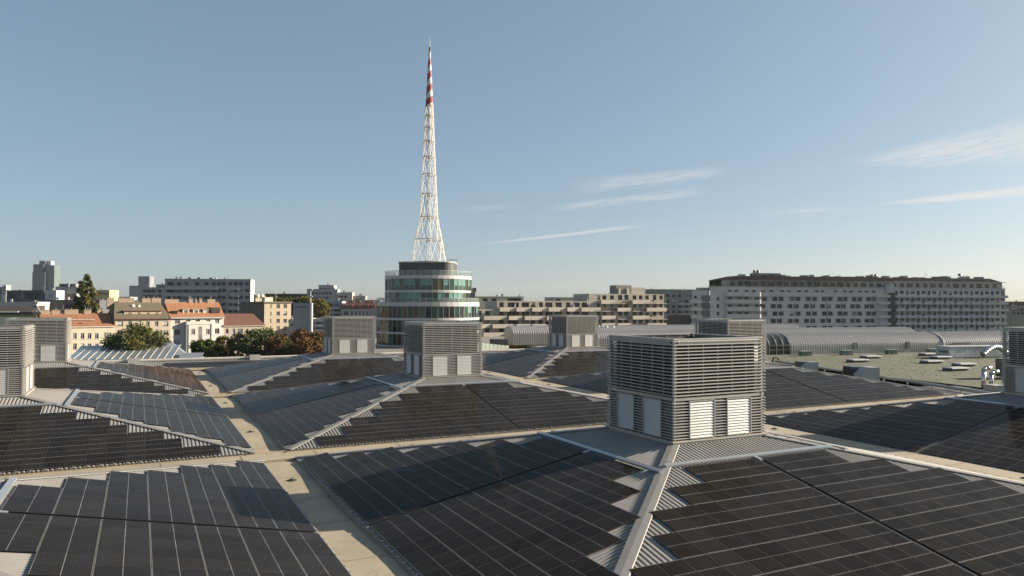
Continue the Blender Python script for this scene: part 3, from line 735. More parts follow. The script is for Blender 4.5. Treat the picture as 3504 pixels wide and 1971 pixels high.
# long grey balcony block
gw = mat('white_end_wall', (0.66, 0.65, 0.62), 0.8, 0, 0.05)
root, f, w, zt, wl = slab('grey_block', 'long grey block with balcony bands and a white end wall', 'apartment block', 564, 857, 335, 108, 958, 9, (0.37, 0.365, 0.365),
    (971, 994, 1018, 1041, 1064, 1087), (578, 588, 612, 637, 674, 706, 730, 748, 765, 788, 806, 824, 845), lambda u, v: (1.7, 1.5), ends=gw)
for v in (985, 1008, 1031, 1054):
    z = f.Z(700, v); xa, xb = f.X(600), f.X(780)
    o = part(root, 'balcony', mat('balcony_grey', (0.45, 0.46, 0.48), 0.7, 0, 0.1), (0.3, w - 14, -1.3, -0.02, z - 0.9, z - 0.72), (0.3, w - 14, -1.42, -1.31, z - 0.9, z + 0.55))
    part(root, 'balcony', mat('balcony_grey', (0.45, 0.46, 0.48)), (w - 9, w - 5, -1.3, -0.02, z - 0.9, z - 0.72), (w - 9, w - 5, -1.42, -1.31, z - 0.9, z + 0.5))
for u in (648, 680, 721): x = f.X(u, 4); part(root, 'roof_vent', FR_GREY, (x - 0.6, x + 0.6, 3.5, 4.5, zt + 0.0, zt + 1.3), (x - 1.4, x + 1.4, 3.0, 5.0, zt + 0.004, zt + 0.6))
# slabs and sheds left of it
slab('terraced_block', 'low grey terraced block left of the long grey block', 'building', 485, 566, 420, 108, 986, 14, (0.34, 0.34, 0.35), (996, 1014, 1030), (495, 510, 525, 545), (2.2, 1.6))
slab('penthouse_block', 'small grey penthouse behind the terraced grey block', 'building', 534, 570, 450, 108, 976, 10, (0.3, 0.3, 0.31), (984,), (548, 558), (2.0, 1.3))
# modern white-grey cluster at far left
slab('dark_penthouse', 'dark grey penthouse with big black windows at the far left', 'building', 22, 150, 340, 112, 997, 12, (0.13, 0.135, 0.15), (1013, 1045), (44, 74, 101, 126), lambda u, v: (3.6 if u in (44, 101) else 1.6, 2.6 if v < 1030 else 2.0))
slab('white_penthouse', 'small white roof house with two slit windows', 'building', 150, 192, 342, 112, 997, 10, (0.68, 0.66, 0.62), (1013,), (168, 177), (0.5, 2.0))
slab('grey_penthouse', 'grey metal clad roof storey right of the white roof house', 'building', 190, 262, 350, 112, 984, 12, (0.33, 0.335, 0.35), (1013, 1035), (200, 234, 250), (2.0, 2.4))
slab('far_roof_storey', 'flat roofed grey storey behind the poplar', 'building', 202, 258, 390, 112, 974, 12, (0.3, 0.3, 0.31), (979,), (212, 225, 238), (2.0, 1.0))
root, f, w, zt, wl = slab('grey_dormer_block', 'dark grey mansard block with dormers below the poplar', 'building', 122, 340, 300, 108, 1030, 14, (0.11, 0.115, 0.13), (1046,), (140, 172, 193, 235, 262, 300), (2.2, 1.7))
for u in (165, 217, 255): x = f.X(u, -0.3); part(root, 'vent_pipe', M_WHITE, (x - 0.15, x + 0.15, -0.5, -0.2, f.Z(u, 1062), f.Z(u, 1043)))
slab('yellow_block', 'pale yellow flat roofed building right of the poplar', 'building', 328, 374, 500, 112, 995, 14, (0.62, 0.52, 0.27), (1004,), (338, 350, 362), (2.2, 1.4))
slab('roof_terrace_block', 'white parapet terrace with red brown walls at the left edge', 'building', -40, 128, 290, 112, 1037, 12, (0.55, 0.53, 0.5), (1050,), (10, 60, 100), (2.6, 1.0))
slab('pale_tower', 'slim pale tower at the far left edge', 'tower', 8, 20, 900, 112, 977, 10, (0.52, 0.5, 0.45), (985, 995, 1005), (11, 16), (1.6, 1.6))
slab('sliver_tower', 'grey tower sliver cut by the left edge', 'tower', -30, 9, 930, 112, 983, 10, (0.2, 0.2, 0.2), (990, 1000), (2,), (2.0, 2.0))
for k, (u0, u1, vt, dd, c, lb) in enumerate(((442, 474, 977, 1250, (0.34, 0.36, 0.39), 'lower of two far grey high rises'), (473, 511, 945, 1200, (0.25, 0.27, 0.30), 'taller of two far grey high rises'))):
    f = Fr(u0, dd, 112); w = f.X(u1); zt = f.Z(u0, vt); root = f.root('far_high_rise'); tag(root, lb + ' with vertical ribs', 'tower')
    shell(root, 'wall', mat('far_rise_%d' % k, c, 0.6, 0, 0.05, 0.05), 0, w, 0, 18, 0, zt, front=True)
    n = 12
    for q in range(n): part(root, 'rib', mat('far_rib_%d' % k, tuple(a * 1.25 for a in c), 0.6, 0, 0), (w * q / n + 0.1, w * q / n + 0.7, -0.5, -0.01, 0, zt))
# teal glass high rise with mast
f = Fr(153, 1500, 120); root = f.root('glass_high_rise'); tag(root, 'dark teal glass high rise with mast on the far left skyline', 'tower')
wl_ = f.X(111); zt = f.Z(130, 904); zst = f.Z(150, 931)
M_TEAL = mat('teal_glass', (0.055, 0.105, 0.125), 0.25, 0, 0.2, 0.05); M_LIT_SIDE = mat('lit_side_glass', (0.15, 0.20, 0.195), 0.3, 0, 0.1, 0.05)  # second glass is paler: the sunlit side is put into its colour
dp = 30
mb = MB(); mb.box(wl_, -4.0, 0.5, dp, 0, zt); mb.build('wall', M_TEAL, root)
mb = MB(); mb.box(wl_ - 0.8, 0.0, -0.6, dp - 8, 0, zst); mb.build('lower_wall', M_TEAL, root)
mb = MB(); mb.box(-3.99, f.X(184, 6.0), 6.0, dp - 6, 0, zt - 1.5); mb.build('lit_side_wall', M_LIT_SIDE, root)
for q in range(24):
    z = zst - 2.5 - q * 3.6
    if z < 5: break
    part(root, 'floor_band', mat('teal_band', (0.16, 0.22, 0.23), 0.4, 0, 0.1), (wl_ - 0.9, 0.1, -0.75, -0.61, z, z + 0.8))
part(root, 'penthouse', FR_GREY, (wl_ + 10, -3, 4, 14, zt + 0.01, zt + 7)); part(root, 'penthouse_white', M_WHITE, (-2.99, f.X(172, 8.0), 8, 18, zt - 1.49, zt + 7))
mb = MB(); mb.tube((2, 12, zt + 7), (2, 12, zt + 20), 0.5, 0.2, 6); mb.build('mast', M_STEEL, root)

# terrace roof building with slanted white frame at the left edge
f = Fr(-30, 205, 100); root = f.root('green_terrace_building'); tag(root, 'green grey terrace building with slanted metal roof frame at the left edge', 'building')
w = f.X(152); zt = f.Z(60, 1068); zb_ = f.Z(60, 1092); zr = f.Z(60, 1046)
gm_ = mat('green_grey_wall', (0.27, 0.33, 0.27), 0.7, 0, 0.15, 0.3)
shell(root, 'wall', gm_, 0, w, 0, 12, 0, zb_ + 0.6, front=True)
part(root, 'upper_storey', FR_GREY, (0, w - 1.5, 1.5, 12, zb_ + 0.61, zt))
wn_ = [(x, (zb_ + zt) / 2 + 0.2, 2.6, (zt - zb_) * 0.62) for x in np.arange(2.0, w - 4, 3.3)]
windows(root, wn_, 1.3, 'dark', 0.0)
mb = MB(); mb.prism([(0.6, zt), (4.6, zr), (12, zr), (12, zt)], 0, w - 3.2, 'x'); mb.build('roof', mat('dark_brown_roof', (0.06, 0.045, 0.04), 0.7, 0, 0.2), root)
part(root, 'awning', M_WHITE, (0, w * 0.5, 0.2, 1.6, zt - 0.1, zt + 0.25))
mb = MB(); mb.tube((w - 0.3, 0.3, zb_ + 0.5), (w - 3.4, 4.6, zr + 0.2), 0.28, 0.28, 6); mb.build('slanted_frame', mat('frame_pale_green', (0.38, 0.42, 0.38), 0.5, 0.1, 0.1), root)
part(root, 'planter', mat('planter_green', (0.10, 0.12, 0.05), 0.9, 0, 0.4, 2.0), (1, w - 2, 0.25, 0.8, zb_ + 0.6, zb_ + 1.2))

# ---------------------------------------------------------------- between the houses and the glass tower
f = Fr(1004, 250, 112); root = f.root('stair_tower'); tag(root, 'blank grey blue stair tower with a white edge beside the ochre block', 'tower')
w = f.X(1060); zt = f.Z(1030, 1036)
shell(root, 'wall', mat('grey_blue_render', (0.31, 0.33, 0.38), 0.8, 0, 0.08, 0.3, streak=True), 0, w, 0, 6, 0, zt, front=True)
part(root, 'edge_strip', gw, (w + 0.004, w + 0.75, -0.25, 0.5, 0, zt)); z = f.Z(1030, 1051)
part(root, 'window_slot', FR_GREY, (0.6, w - 0.9, -0.03, 0.0, z - 0.3, z + 0.3))
mb = MB(); xm = f.X(1063); mb.tube((xm, -0.1, zt), (xm, -0.1, f.Z(1063, 994)), 0.2, 0.14, 6); mb.build('mast', M_STEEL, root)
for v in (991, 1015): part(root, 'camera_box', M_WHITE, (xm + 0.1, xm + 0.6, -0.3, 0.2, f.Z(1063, v) - 0.25, f.Z(1063, v) + 0.2))
root, f, w, zt, wl = slab('parking_deck', 'low white parking deck with ribbon windows behind the autumn trees', 'building', 1055, 1122, 262, 112, 1095, 14, (0.58, 0.57, 0.55), (1106, 1123), (1070, 1098), lambda u, v: (1.6 if u < 1080 else 3.4, 0.8))
slab('deck_wing', 'white deck wing between ochre block and stair tower', 'building', 985, 1008, 268, 112, 1096, 10, (0.58, 0.57, 0.55), (1111,), (997,), (1.6, 1.0))
root, f, w, zt, wl = slab('dark_roof_block', 'long dark roofed block on the skyline left of the stepped block', 'building', 904, 1052, 440, 112, 1008, 12, (0.09, 0.085, 0.085), (1013,), (925, 940, 960, 980, 1000, 1020), (3.0, 1.0))
for u in (921, 935, 958, 975, 990, 1010, 1026): antenna(root, f.X(u, 4), 4, zt, random.uniform(1.5, 4.0))
for q, (u0, u1, vt, c, dd) in enumerate(((1050, 1155, 992, (0.40, 0.40, 0.41), 430), (1090, 1142, 978, (0.36, 0.36, 0.37), 445), (1150, 1205, 1003, (0.50, 0.47, 0.42), 432), (1200, 1250, 1015, (0.36, 0.35, 0.34), 436))):
    slab('stepped_block', ('broad middle step', 'topmost step', 'right cream step', 'lowest right step')[q] + ' of the stepped grey apartment block', 'apartment block', u0, u1, dd, 112, vt, 10, c, (vt + 12, vt + 27, vt + 42), [u0 + 8 + k * 12 for k in range(int((u1 - u0 - 10) / 12))], lambda u, v: (1.5, 1.3), group='steps of the stepped apartment block', ends=gw if q < 2 else None)
root, f, w, zt, wl = slab('balcony_block', 'grey green balcony block left of the red roofed house', 'apartment block', 1090, 1170, 330, 112, 1034, 12, (0.36, 0.39, 0.38), (1046, 1063, 1078), (1103, 1130, 1152), (2.2, 1.8))
for v in (1054, 1070): z = f.Z(1130, v); part(root, 'balcony', mat('balcony_pale', (0.45, 0.48, 0.47), 0.6, 0, 0.1), (1.0, w - 0.4, -1.4, -0.01, z - 0.5, z - 0.35), (1.0, w - 0.4, -1.5, -1.41, z - 0.5, z + 0.6))
f = Fr(1168, 325, 112); root = f.root('red_roof_house'); tag(root, 'grey white house with red mansard roof left of the glass tower', 'house')
w = f.X(1297); ze = f.Z(1230, 1056); zr = f.Z(1230, 1034)
wl = mat('pale_grey_plaster', (0.46, 0.46, 0.46), 0.8, 0, 0.1, 0.3, streak=True)
ws = [(f.X(u), f.Z(u, 1072), 2.0 if u == 1184 else 1.0, 2.0) for u in (1184, 1205, 1218, 1231, 1243, 1256, 1268, 1281)]
ws += [(x, z - 4.2, a, b_) for x, z, a, b_ in ws]
wall_holes(root, 'wall', wl, 0, w, 0, ze, 0, ws); windows(root, ws, 0, 'tall'); shell(root, 'side_wall', wl, 0, w, 0, 12, 0, ze)
mb = MB(); mb.prism([(-0.3, ze), (1.6, zr - 0.5), (10.4, zr - 0.5), (12.3, ze)], -0.2, w + 0.2, 'x'); mb.build('roof', mat('red_tiles', (0.24, 0.075, 0.045), 0.8, 0, 0.25, 1.5), root)
for u in (1178, 1200, 1229, 1253, 1277): x = f.X(u, 0.5); z = f.Z(u, 1050, 0.5); part(root, 'dormer', FR_GREY, (x - 0.8, x + 0.8, 0.1, 1.6, z - 0.5, z + 0.7)); part(root, 'dormer_roof', SILL, (x - 1.0, x + 1.0, 0.0, 1.7, z + 0.705, z + 0.85))
for u in (1200, 1225, 1255, 1273): x = f.X(u, 5); part(root, 'chimney', mat('chimney_brick', (0.36, 0.27, 0.2)), (x - 1, x + 1, 4.5, 5.5, zr - 0.6, zr + 1.0))

# ---------------------------------------------------------------- the round glass tower with its lattice spire
TD = 204.0
c0 = at(1466, 1043, TD)
TC = np.array([c0[0], c0[1]])
PXM = FPX / TD
def tz(v): return float(at(1466, v, TD)[2]) - GROUND
root = empty('glass_tower', (TC[0], TC[1], GROUND), -CAMYAW); tag(root, 'round glass office tower with white floor bands below the spire', 'tower')
M_BAND = mat('white_floor_band', (0.52, 0.515, 0.515), 0.45, 0.05, 0.05, 0.5)
GT = [mat('tower_glass_dark', (0.018, 0.032, 0.03), 0.08, 0, 0.2, 0.5, spec=0.7), mat('tower_glass_green', (0.02, 0.065, 0.05), 0.08, 0, 0.2, 0.5, spec=0.7),
      mat('tower_glass_olive', (0.07, 0.075, 0.03), 0.1, 0, 0.4, 0.5, spec=0.7), mat('tower_blind_teal', (0.13, 0.29, 0.25), 0.25, 0, 0.15, 0.6, spec=0.6), mat('tower_glass_black', (0.008, 0.01, 0.012), 0.06, 0, 0, spec=0.7)]
M_MULL = mat('tower_mullion', (0.42, 0.42, 0.42), 0.4, 0.2, 0)
def drum(rad, z0, z1, n=48, blinds=0.3):
    """one glazed storey: every pane a piece, mullions between"""
    a = 2 * math.pi / n; w = 2 * rad * math.tan(a / 2); h = z1 - z0
    mes = []
    for k, g_ in enumerate(GT):
        mb = MB(); hw_ = w / 2 - 0.03
        if k == 3:      # pane with a blind let down in its upper part
            cut = h * 0.42
            mb.quad((-hw_, 0, cut), (hw_, 0, cut), (hw_, 0, h), (-hw_, 0, h), 0); mb.quad((-hw_, 0, 0), (hw_, 0, 0), (hw_, 0, cut), (-hw_, 0, cut), 1)
        else: mb.quad((-hw_, 0, 0), (hw_, 0, 0), (hw_, 0, h), (-hw_, 0, h), 0)
        mes.append(mb.raw('pane', [g_, GT[1]]))
    mm_ = MB(); mm_.box(-0.045, 0.045, -0.10, 0.06, 0, h); mul = mm_.raw('mullion', M_MULL)
    for q in range(n):
        th = q * a; M = Matrix.Rotation(th, 4, 'Z') @ Matrix.Translation((0, -rad * math.cos(a / 2) + 0.02, z0)) @ Matrix.Rotation(random.gauss(0, 0.006), 4, 'Z')
        k = random.choices(range(5), (0.34, 0.26, 0.10, blinds, 0.10))[0]
        inst('pane', mes[k], root, M)
        inst('mullion', mul, root, Matrix.Rotation(th + a / 2, 4, 'Z') @ Matrix.Translation((0, -rad + 0.02, z0)))
def band(rad, z0, z1, name='floor_band', n=48, mtl=None, parent=None):
    mb = MB(); p = [(rad * math.cos(2 * math.pi * (i + 0.5) / n - math.pi / 2), rad * math.sin(2 * math.pi * (i + 0.5) / n - math.pi / 2)) for i in range(n)]
    mb.prism(p, z0, z1); return mb.build(name, mtl or M_BAND, parent or root)
RU, RL = 11.75, 13.9
V_UP = [(947, 958), (995, 1003)]
drum(RU, tz(995), tz(958), 48, 0.55); drum(RU, tz(1036), tz(1003), 48, 0.35)
band(RU + 0.15, tz(958), tz(947)); band(RU + 0.15, tz(1003), tz(995))
band(RL + 0.15, tz(1048), tz(1034)); drum(RL, tz(1085), tz(1048), 56, 0.12)
band(RL + 0.15, tz(1093), tz(1085), n=56); drum(RL, tz(1131), tz(1093), 56, 0.08)
band(RL + 0.15, tz(1137), tz(1131), n=56); drum(RL, tz(1174), tz(1137), 56, 0.06)
band(RL + 0.15, tz(1180), tz(1174), n=56); drum(RL, tz(1217), tz(1180), 56, 0.06); band(RL + 0.15, 0, tz(1217), n=56)
def core_(rad, z0, z1): band(rad, z0, z1, 'core', 32, mat('tower_core', (0.10, 0.10, 0.10), 0.8, 0, 0.2))
core_(RU - 0.6, tz(1034), tz(958)); core_(RL - 0.6, tz(1217), tz(1048))
# columns behind the left lower glass
mb = MB()
def rail(rad, v0, v1, n):
    z0, z1 = tz(v0), tz(v1); a = 2 * math.pi / n
    gp = MB(); w = 2 * rad * math.tan(a / 2) / 2 - 0.04; gp.quad((-w, 0, z0), (w, 0, z0), (w, 0, z1), (-w, 0, z1))
    me = gp.raw('rail_pane', M_RAILG)
    for q in range(n): inst('rail_pane', me, root, Matrix.Rotation(q * a, 4, 'Z') @ Matrix.Translation((0, -rad, 0)))
    ps = MB()
    for q in range(n):
        t0, t1 = (q - 0.5) * a, (q + 0.5) * a
        p0, p1 = (rad * math.sin(t0), -rad * math.cos(t0)), (rad * math.sin(t1), -rad * math.cos(t1))
        ps.tube((*p0, z1), (*p1, z1), 0.05, 0.05, 4); ps.box(p0[0] - 0.03, p0[0] + 0.03, p0[1] - 0.03, p0[1] + 0.03, z0, z1)
    ps.build('rail_frame', M_MULL, root, raw=True)
def glass_pane_mat(name, col, alpha):
    m = bpy.data.materials.new(name); m.use_nodes = True; b = m.node_tree.nodes['Principled BSDF']
    b.inputs['Base Color'].default_value = (*col, 1); b.inputs['Roughness'].default_value = 0.08; b.inputs['Alpha'].default_value = alpha; return m
M_RAILG = glass_pane_mat('rail_glass', (0.25, 0.33, 0.31), 0.35)
rail(RU + 0.05, 947, 931, 44); rail(RL + 0.05, 1034, 1021, 52)
# plant storey with rounded corners
mb = MB(); pts = []
hw_, hr = 7.5, 3.2
for cxx, cyy, a0 in ((hw_ - hr, hw_ - hr, 0), (-hw_ + hr, hw_ - hr, 90), (-hw_ + hr, -hw_ + hr, 180), (hw_ - hr, -hw_ + hr, 270)):
    for k in range(7): pts.append((cxx + hr * math.cos(R(a0 + 15 * k)), cyy + hr * math.sin(R(a0 + 15 * k))))
mb.prism(pts, tz(947), tz(903)); mb.build('plant_storey', mat('plant_grey', (0.075, 0.074, 0.077), 0.6, 0.1, 0.08, 0.5), root)
mb = MB(); mb.prism([(x * 1.02, y * 1.02) for x, y in pts], tz(903) + 0.004, tz(900)); mb.build('plant_roof', M_WHITE, root)
band(5.6, tz(900) + 0.004, tz(897), 'spire_foot', 24, FR_GREY)
x = (1546 - 1466) / PXM
mb = MB()
for z in (tz(889), tz(893)): mb.tube((x - 1.0, -3, z), (x + 1.6, -3, z), 0.05, 0.05, 4); 
for xx in (x - 1.0, x + 0.3, x + 1.6): mb.tube((xx, -3, tz(900)), (xx, -3, tz(888)), 0.05, 0.05, 4)
mb.build('roof_railing', FR_GREY, root)
xb_ = (1622 - 1466) / PXM       # dark balcony unit at the right of the upper drum
part(root, 'maintenance_gantry', FR_GREY, (xb_ - 0.9, xb_ + 0.4, -1.5, 1.5, tz(1017), tz(1000)), (xb_ - 0.5, xb_ + 0.7, -1.2, 1.2, tz(999), tz(985)))

spire = empty('lattice_spire', (TC[0], TC[1], tz(897) + GROUND), 0.3); tag(spire, 'white lattice spire with red and white twisted tip above the glass tower', 'spire')
Z0 = tz(897)
PROF = [(897, 4.95), (820, 3.80), (744, 2.55), (665, 2.22), (597, 1.96), (536, 1.72), (482, 1.52), (434, 1.33), (393, 1.19), (357, 1.07)]
M_LATT = mat('lattice_white', (0.66, 0.63, 0.57), 0.5, 0.05, 0.05); M_RING = mat('lattice_ring', (0.42, 0.36, 0.28), 0.6, 0.1, 0.1)
N = 12
for (va, ra_), (vb, rb) in zip(PROF, PROF[1:]):
    za, zb_ = tz(va) - Z0, tz(vb) - Z0; mb = MB(); rr = 0.062 if ra_ > 2.3 else 0.048
    for q in range(N):
        t0 = 2 * math.pi * q / N
        for s in (-1, 1):
            t1 = t0 + s * 2 * math.pi / N
            mb.tube((ra_ * math.cos(t0), ra_ * math.sin(t0), za), (rb * math.cos(t1), rb * math.sin(t1), zb_), rr, rr, 4)
    for q in range(0, N, 2):
        t0 = 2 * math.pi * q / N; mb.tube((ra_ * math.cos(t0), ra_ * math.sin(t0), za), (rb * math.cos(t0), rb * math.sin(t0), zb_), rr * 0.8, rr * 0.8, 4)
    mb.tube((0.25, 0, za), (0.25, 0, zb_), 0.09, 0.09, 4)
    mb.build('lattice_section', M_LATT, spire, raw=True)
    mb = MB(); n = 24
    for q in range(n):
        t0, t1 = 2 * math.pi * q / n, 2 * math.pi * (q + 1) / n
        mb.tube((ra_ * math.cos(t0), ra_ * math.sin(t0), za), (ra_ * math.cos(t1), ra_ * math.sin(t1), za), 0.10, 0.10, 4)
    if ra_ < 4.5: mb.box(-0.5, 0.5, -0.5, 0.5, za - 0.06, za + 0.06); mb.tube((-ra_, 0, za), (ra_, 0, za), 0.07, 0.07, 4)
    mb.build('ring', M_RING, spire, raw=True)
# twisted tip: helical red and white flutes
def tip(name, mtl, ph):
    zb_, zt_ = tz(357) - Z0, tz(168) - Z0; mb = MB(); lev, seg = 150, 12; turns = 4.25
    for i in range(lev + 1):
        t = i / lev; z = zb_ + (zt_ - zb_) * t; r = 1.10 + (0.27 - 1.10) * t
        for k in range(seg + 1):
            f_ = k / seg; th = math.pi * f_ + ph + 2 * math.pi * turns * t
            bulge = 1.0 - 0.16 * (1 - f_)          # each flute stands proud of the next one: a screw thread
            mb.v.append((r * bulge * math.cos(th), r * bulge * math.sin(th), z))
    for i in range(lev):
        for k in range(seg): q = i * (seg + 1) + k; mb.f.append((q, q + 1, q + seg + 2, q + seg + 1)); mb.m.append(0)
    return mb.build(name, mtl, spire, raw=True)
tip('red_flute', mat('tip_red', (0.40, 0.06, 0.055), 0.45, 0, 0.1), 0.4); tip('white_flute', mat('tip_white', (0.74, 0.72, 0.68), 0.45, 0, 0.05), 0.4 + math.pi)
mb = MB(); mb.tube((0, 0, tz(168) - Z0), (0, 0, tz(154) - Z0), 0.26, 0.22, 10); mb.build('beacon', M_BLACK, spire)
mb = MB(); mb.tube((0, 0, tz(154) - Z0), (0, 0, tz(113) - Z0), 0.16, 0.02, 6); mb.build('needle', mat('tip_white', (0.7, 0.7, 0.7)), spire)

# ---------------------------------------------------------------- terraced balcony block (centre right)
f = Fr(1640, 262, 95); root = f.root('balcony_terraces'); tag(root, 'sandy coloured apartment block with rows of slanted balconies, centre right', 'apartment block')
sand = mat('sand_plaster', (0.50, 0.455, 0.385), 0.85, 0, 0.08, 0.2, 0.08, streak=True)
xA, xB, xC = f.X(1640), f.X(2015), f.X(2272)
z1, z2 = f.Z(1800, 1030), f.Z(2150, 1006)
xm_ = f.X(1702); z3 = f.Z(1670, 1058)
rows = (1044, 1073, 1102, 1131, 1160, 1189)
ws = []
for v in rows:
    for u in (1640, 1668, 1716, 1750, 1768, 1798, 1824, 1850, 1878, 1910, 1944, 1972, 2002, 2030):
        if v < 1060 and u < 1700: continue
        ws.append((f.X(u), f.Z(u, v) + 0.1, 2.9 if u in (1750, 1798, 1878, 1910, 1972, 2002) else 1.7, 1.75))
wall_holes(root, 'wall', sand, xm_, xB, 0, z1, 0, ws); wall_holes(root, 'low_wall', sand, xA - 2, xm_, 0, z3, 0, ws)
windows(root, [w_ for w_ in ws if w_[0] < xB - 0.7], 0, 'dark'); shell(root, 'side_wall', sand, xm_, xB, 0, 13, 0, z1); shell(root, 'low_side_wall', sand, xA - 2, xm_, 0.0, 13, 0, z3)
w2 = [(f.X(u), f.Z(u, v), 1.9 if u in (2122, 2143) else 1.6, 2.0 if u in (2122, 2143, 2240) else 1.6) for v in (1018, 1045, 1073, 1101, 1130, 1158) for u in (2048, 2068, 2094, 2122, 2143, 2171, 2192, 2214, 2240, 2262)]
w2 = [w_ for w_ in w2 if xB + 0.8 < w_[0] < xC - 0.8]
wall_holes(root, 'tall_wall', sand, xB, xC, 0, z2, -0.0, w2); windows(root, w2, 0, 'dark'); shell(root, 'tall_side_wall', sand, xB + 0.002, xC, 0.0, 13, 0, z2)
def balc(u0, u1, v_top, v_bot, proj=2.0, solid=True, slant=0.7):
    xa, xb = f.X(u0, -proj), f.X(u1, -proj); za, zb_ = f.Z((u0 + u1) / 2, v_bot, -proj), f.Z((u0 + u1) / 2, v_top, -proj)
    mb = MB()
    mb.prism([(xa, -0.004), (xb, -0.004), (xb, -proj + slant), (xa, -proj)], za, za + 0.2)
    if solid:
        mb.prism([(xa, -proj), (xb, -proj + slant), (xb, -proj + slant + 0.12), (xa, -proj + 0.12)], za + 0.204, zb_)
        mb.prism([(xa, -proj + 0.125), (xa + 0.12, -proj + 0.125), (xa + 0.12, -0.01), (xa, -0.01)], za + 0.204, zb_)
        mb.build('balcony', sand, root)
    else:
        o = mb.build('balcony', sand, root); r_ = MB()
        r_.tube((xa, -proj, zb_), (xb, -proj + slant, zb_), 0.04, 0.04, 4)
        n = max(2, int((xb - xa) / 0.5))
        for k in range(n + 1): t = k / n; x = xa + (xb - xa) * t; r_.tube((x, -proj + slant * t, za + 0.2), (x, -proj + slant * t, zb_), 0.025, 0.025, 4)
        r_.build('railing', FR_GREY, o)
for vt, us in ((1052, ((1711, 1768), (1768, 1822), (1822, 1878), (1878, 1938), (1942, 1990), (1990, 2060))), (1081, ((1657, 1738), (1742, 1792), (1796, 1870), (1872, 1940), (1944, 2000))), (1109, ((1640, 1684), (1686, 1766), (1768, 1820), (1822, 1872), (1944, 2000))), (1138, ((1655, 1735), (1737, 1790), (1792, 1870), (1872, 1950), (1952, 2010))), (1167, ((1650, 1720), (1722, 1800), (1802, 1900)))):
    for u0, u1 in us: balc(u0, u1, vt, vt + 14)
for vt, us in ((1027, ((2058, 2110, 1), (2112, 2163, 0), (2165, 2228, 1), (2230, 2285, 0))), (1053, ((2060, 2112, 0), (2114, 2162, 1), (2166, 2212, 0), (2214, 2285, 1))), (1080, ((2060, 2110, 1), (2116, 2164, 0), (2166, 2228, 1), (2230, 2287, 0))), (1106, ((2060, 2112, 1), (2114, 2162, 1), (2166, 2212, 0), (2216, 2285, 1))), (1134, ((2060, 2110, 1), (2116, 2164, 0), (2166, 2228, 1), (2230, 2287, 0)))):
    for u0, u1, s_ in us: balc(u0, u1, vt, vt + 13, solid=bool(s_))
xa, xb = f.X(2108, 4), f.X(2161, 4); part(root, 'lift_house', mat('lift_grey', (0.23, 0.22, 0.2), 0.7, 0, 0.1), (xa, xb, 4, 9, z2 + 0.004, f.Z(2130, 976, 4)))
xa2 = f.X(2208, 4); part(root, 'roof_room', sand, (xb + 0.01, xa2, 4, 9, z2 + 0.004, f.Z(2180, 984, 4)))
for u in (2118, 2146): x = f.X(u, 3.5); mb = MB(); mb.tube((x, 3.6, z2 + 0.0), (x, 3.6, z2 + 2.2), 0.55, 0.55, 8); mb.build('vent_drum', sand, root)
for u, v in ((1762, 1046), (1842, 1046), (1899, 1047), (1963, 1047), (2016, 1047), (2010, 1031), (2134, 1021), (2183, 1022)):     # folded white parasols on the balconies
    x, z = f.p(u, v, -1.0); mb = MB(); mb.tube((x, -1.0, z - 1.1), (x, -1.0, z + 1.0), 0.28, 0.10, 8); mb.tube((x, -1.0, z - 2.0), (x, -1.0, z - 1.1), 0.05, 0.05, 5); o = mb.build('folded_parasol', mat('parasol_white', (0.66, 0.65, 0.62), 0.8, 0, 0.05), root)
rs = random.Random(8)
PLG = [mat('planter_leaf_a', (0.06, 0.09, 0.03), 0.9, 0, 0.4, 2.0), mat('planter_leaf_b', (0.13, 0.10, 0.04), 0.9, 0, 0.4, 2.0)]
for k in range(46):
    u = rs.uniform(1660, 2280); v_ = rs.choice((1051, 1080, 1108, 1137)) if u < 2040 else rs.choice((1028, 1054, 1081, 1107, 1135))
    x, z = f.p(u, v_, -1.2); mb = MB(); n = 7
    for q in range(n): a_ = rs.uniform(0, 6.28); s_ = rs.uniform(0.2, 0.55); mb.add([(x + rs.uniform(-.4, .4), -1.2, z - 0.6), (x + rs.uniform(-.5, .5), -1.2 + 0.3 * math.cos(a_), z + s_), (x + rs.uniform(-.6, .6), -1.2 + 0.3 * math.sin(a_), z + s_ * 0.4)], [(0, 1, 2)])
    mb.build('balcony_plant', rs.choice(PLG), root, raw=True)
slab('pale_roof_block', 'pale flat roofed block behind the balconies, right of the glass tower', 'building', 1630, 1792, 330, 100, 1018, 12, (0.48, 0.44, 0.36), (1026,), (1660, 1690, 1745, 1760, 1775), (2.4, 1.2))
slab('roof_planter_block', 'low cream roof storey behind the balcony block', 'building', 1895, 2060, 320, 100, 1021, 12, (0.46, 0.43, 0.37), (1027,), (1910, 1990, 2030), (2.0, 0.9))
root, f2, w, zt, wl = slab('grey_rear_block', 'grey balcony block behind, right of the sandy balconies', 'apartment block', 2200, 2385, 400, 104, 998, 14, (0.28, 0.275, 0.27), (1012, 1031, 1049, 1067, 1085, 1103), (2240, 2262, 2285, 2305, 2325, 2350, 2370), (1.6, 1.4))
for v in (1040, 1058, 1076, 1094): z = f2.Z(2350, v); xa, xb = f2.X(2318), f2.X(2384); part(root, 'balcony', mat('balcony_pale2', (0.42, 0.42, 0.41), 0.7, 0, 0.1), (xa, xb, -1.3, -0.01, z - 0.6, z - 0.45), (xa, xb, -1.42, -1.31, z - 0.6, z + 0.5))
for u in (2228, 2243, 2288, 2300, 2330, 2345): antenna(root, f2.X(u, 3), 3, zt, random.uniform(2, 5))
part(root, 'roof_storey', FR_GREY, (f2.X(2220, 5), f2.X(2380, 5), 5, 12, zt + 0.004, f2.Z(2300, 990, 5)))
f3 = Fr(2285, 300, 104); root = f3.root('dark_roof_house'); tag(root, 'dark red brown hipped roof house below the grey rear block', 'house')
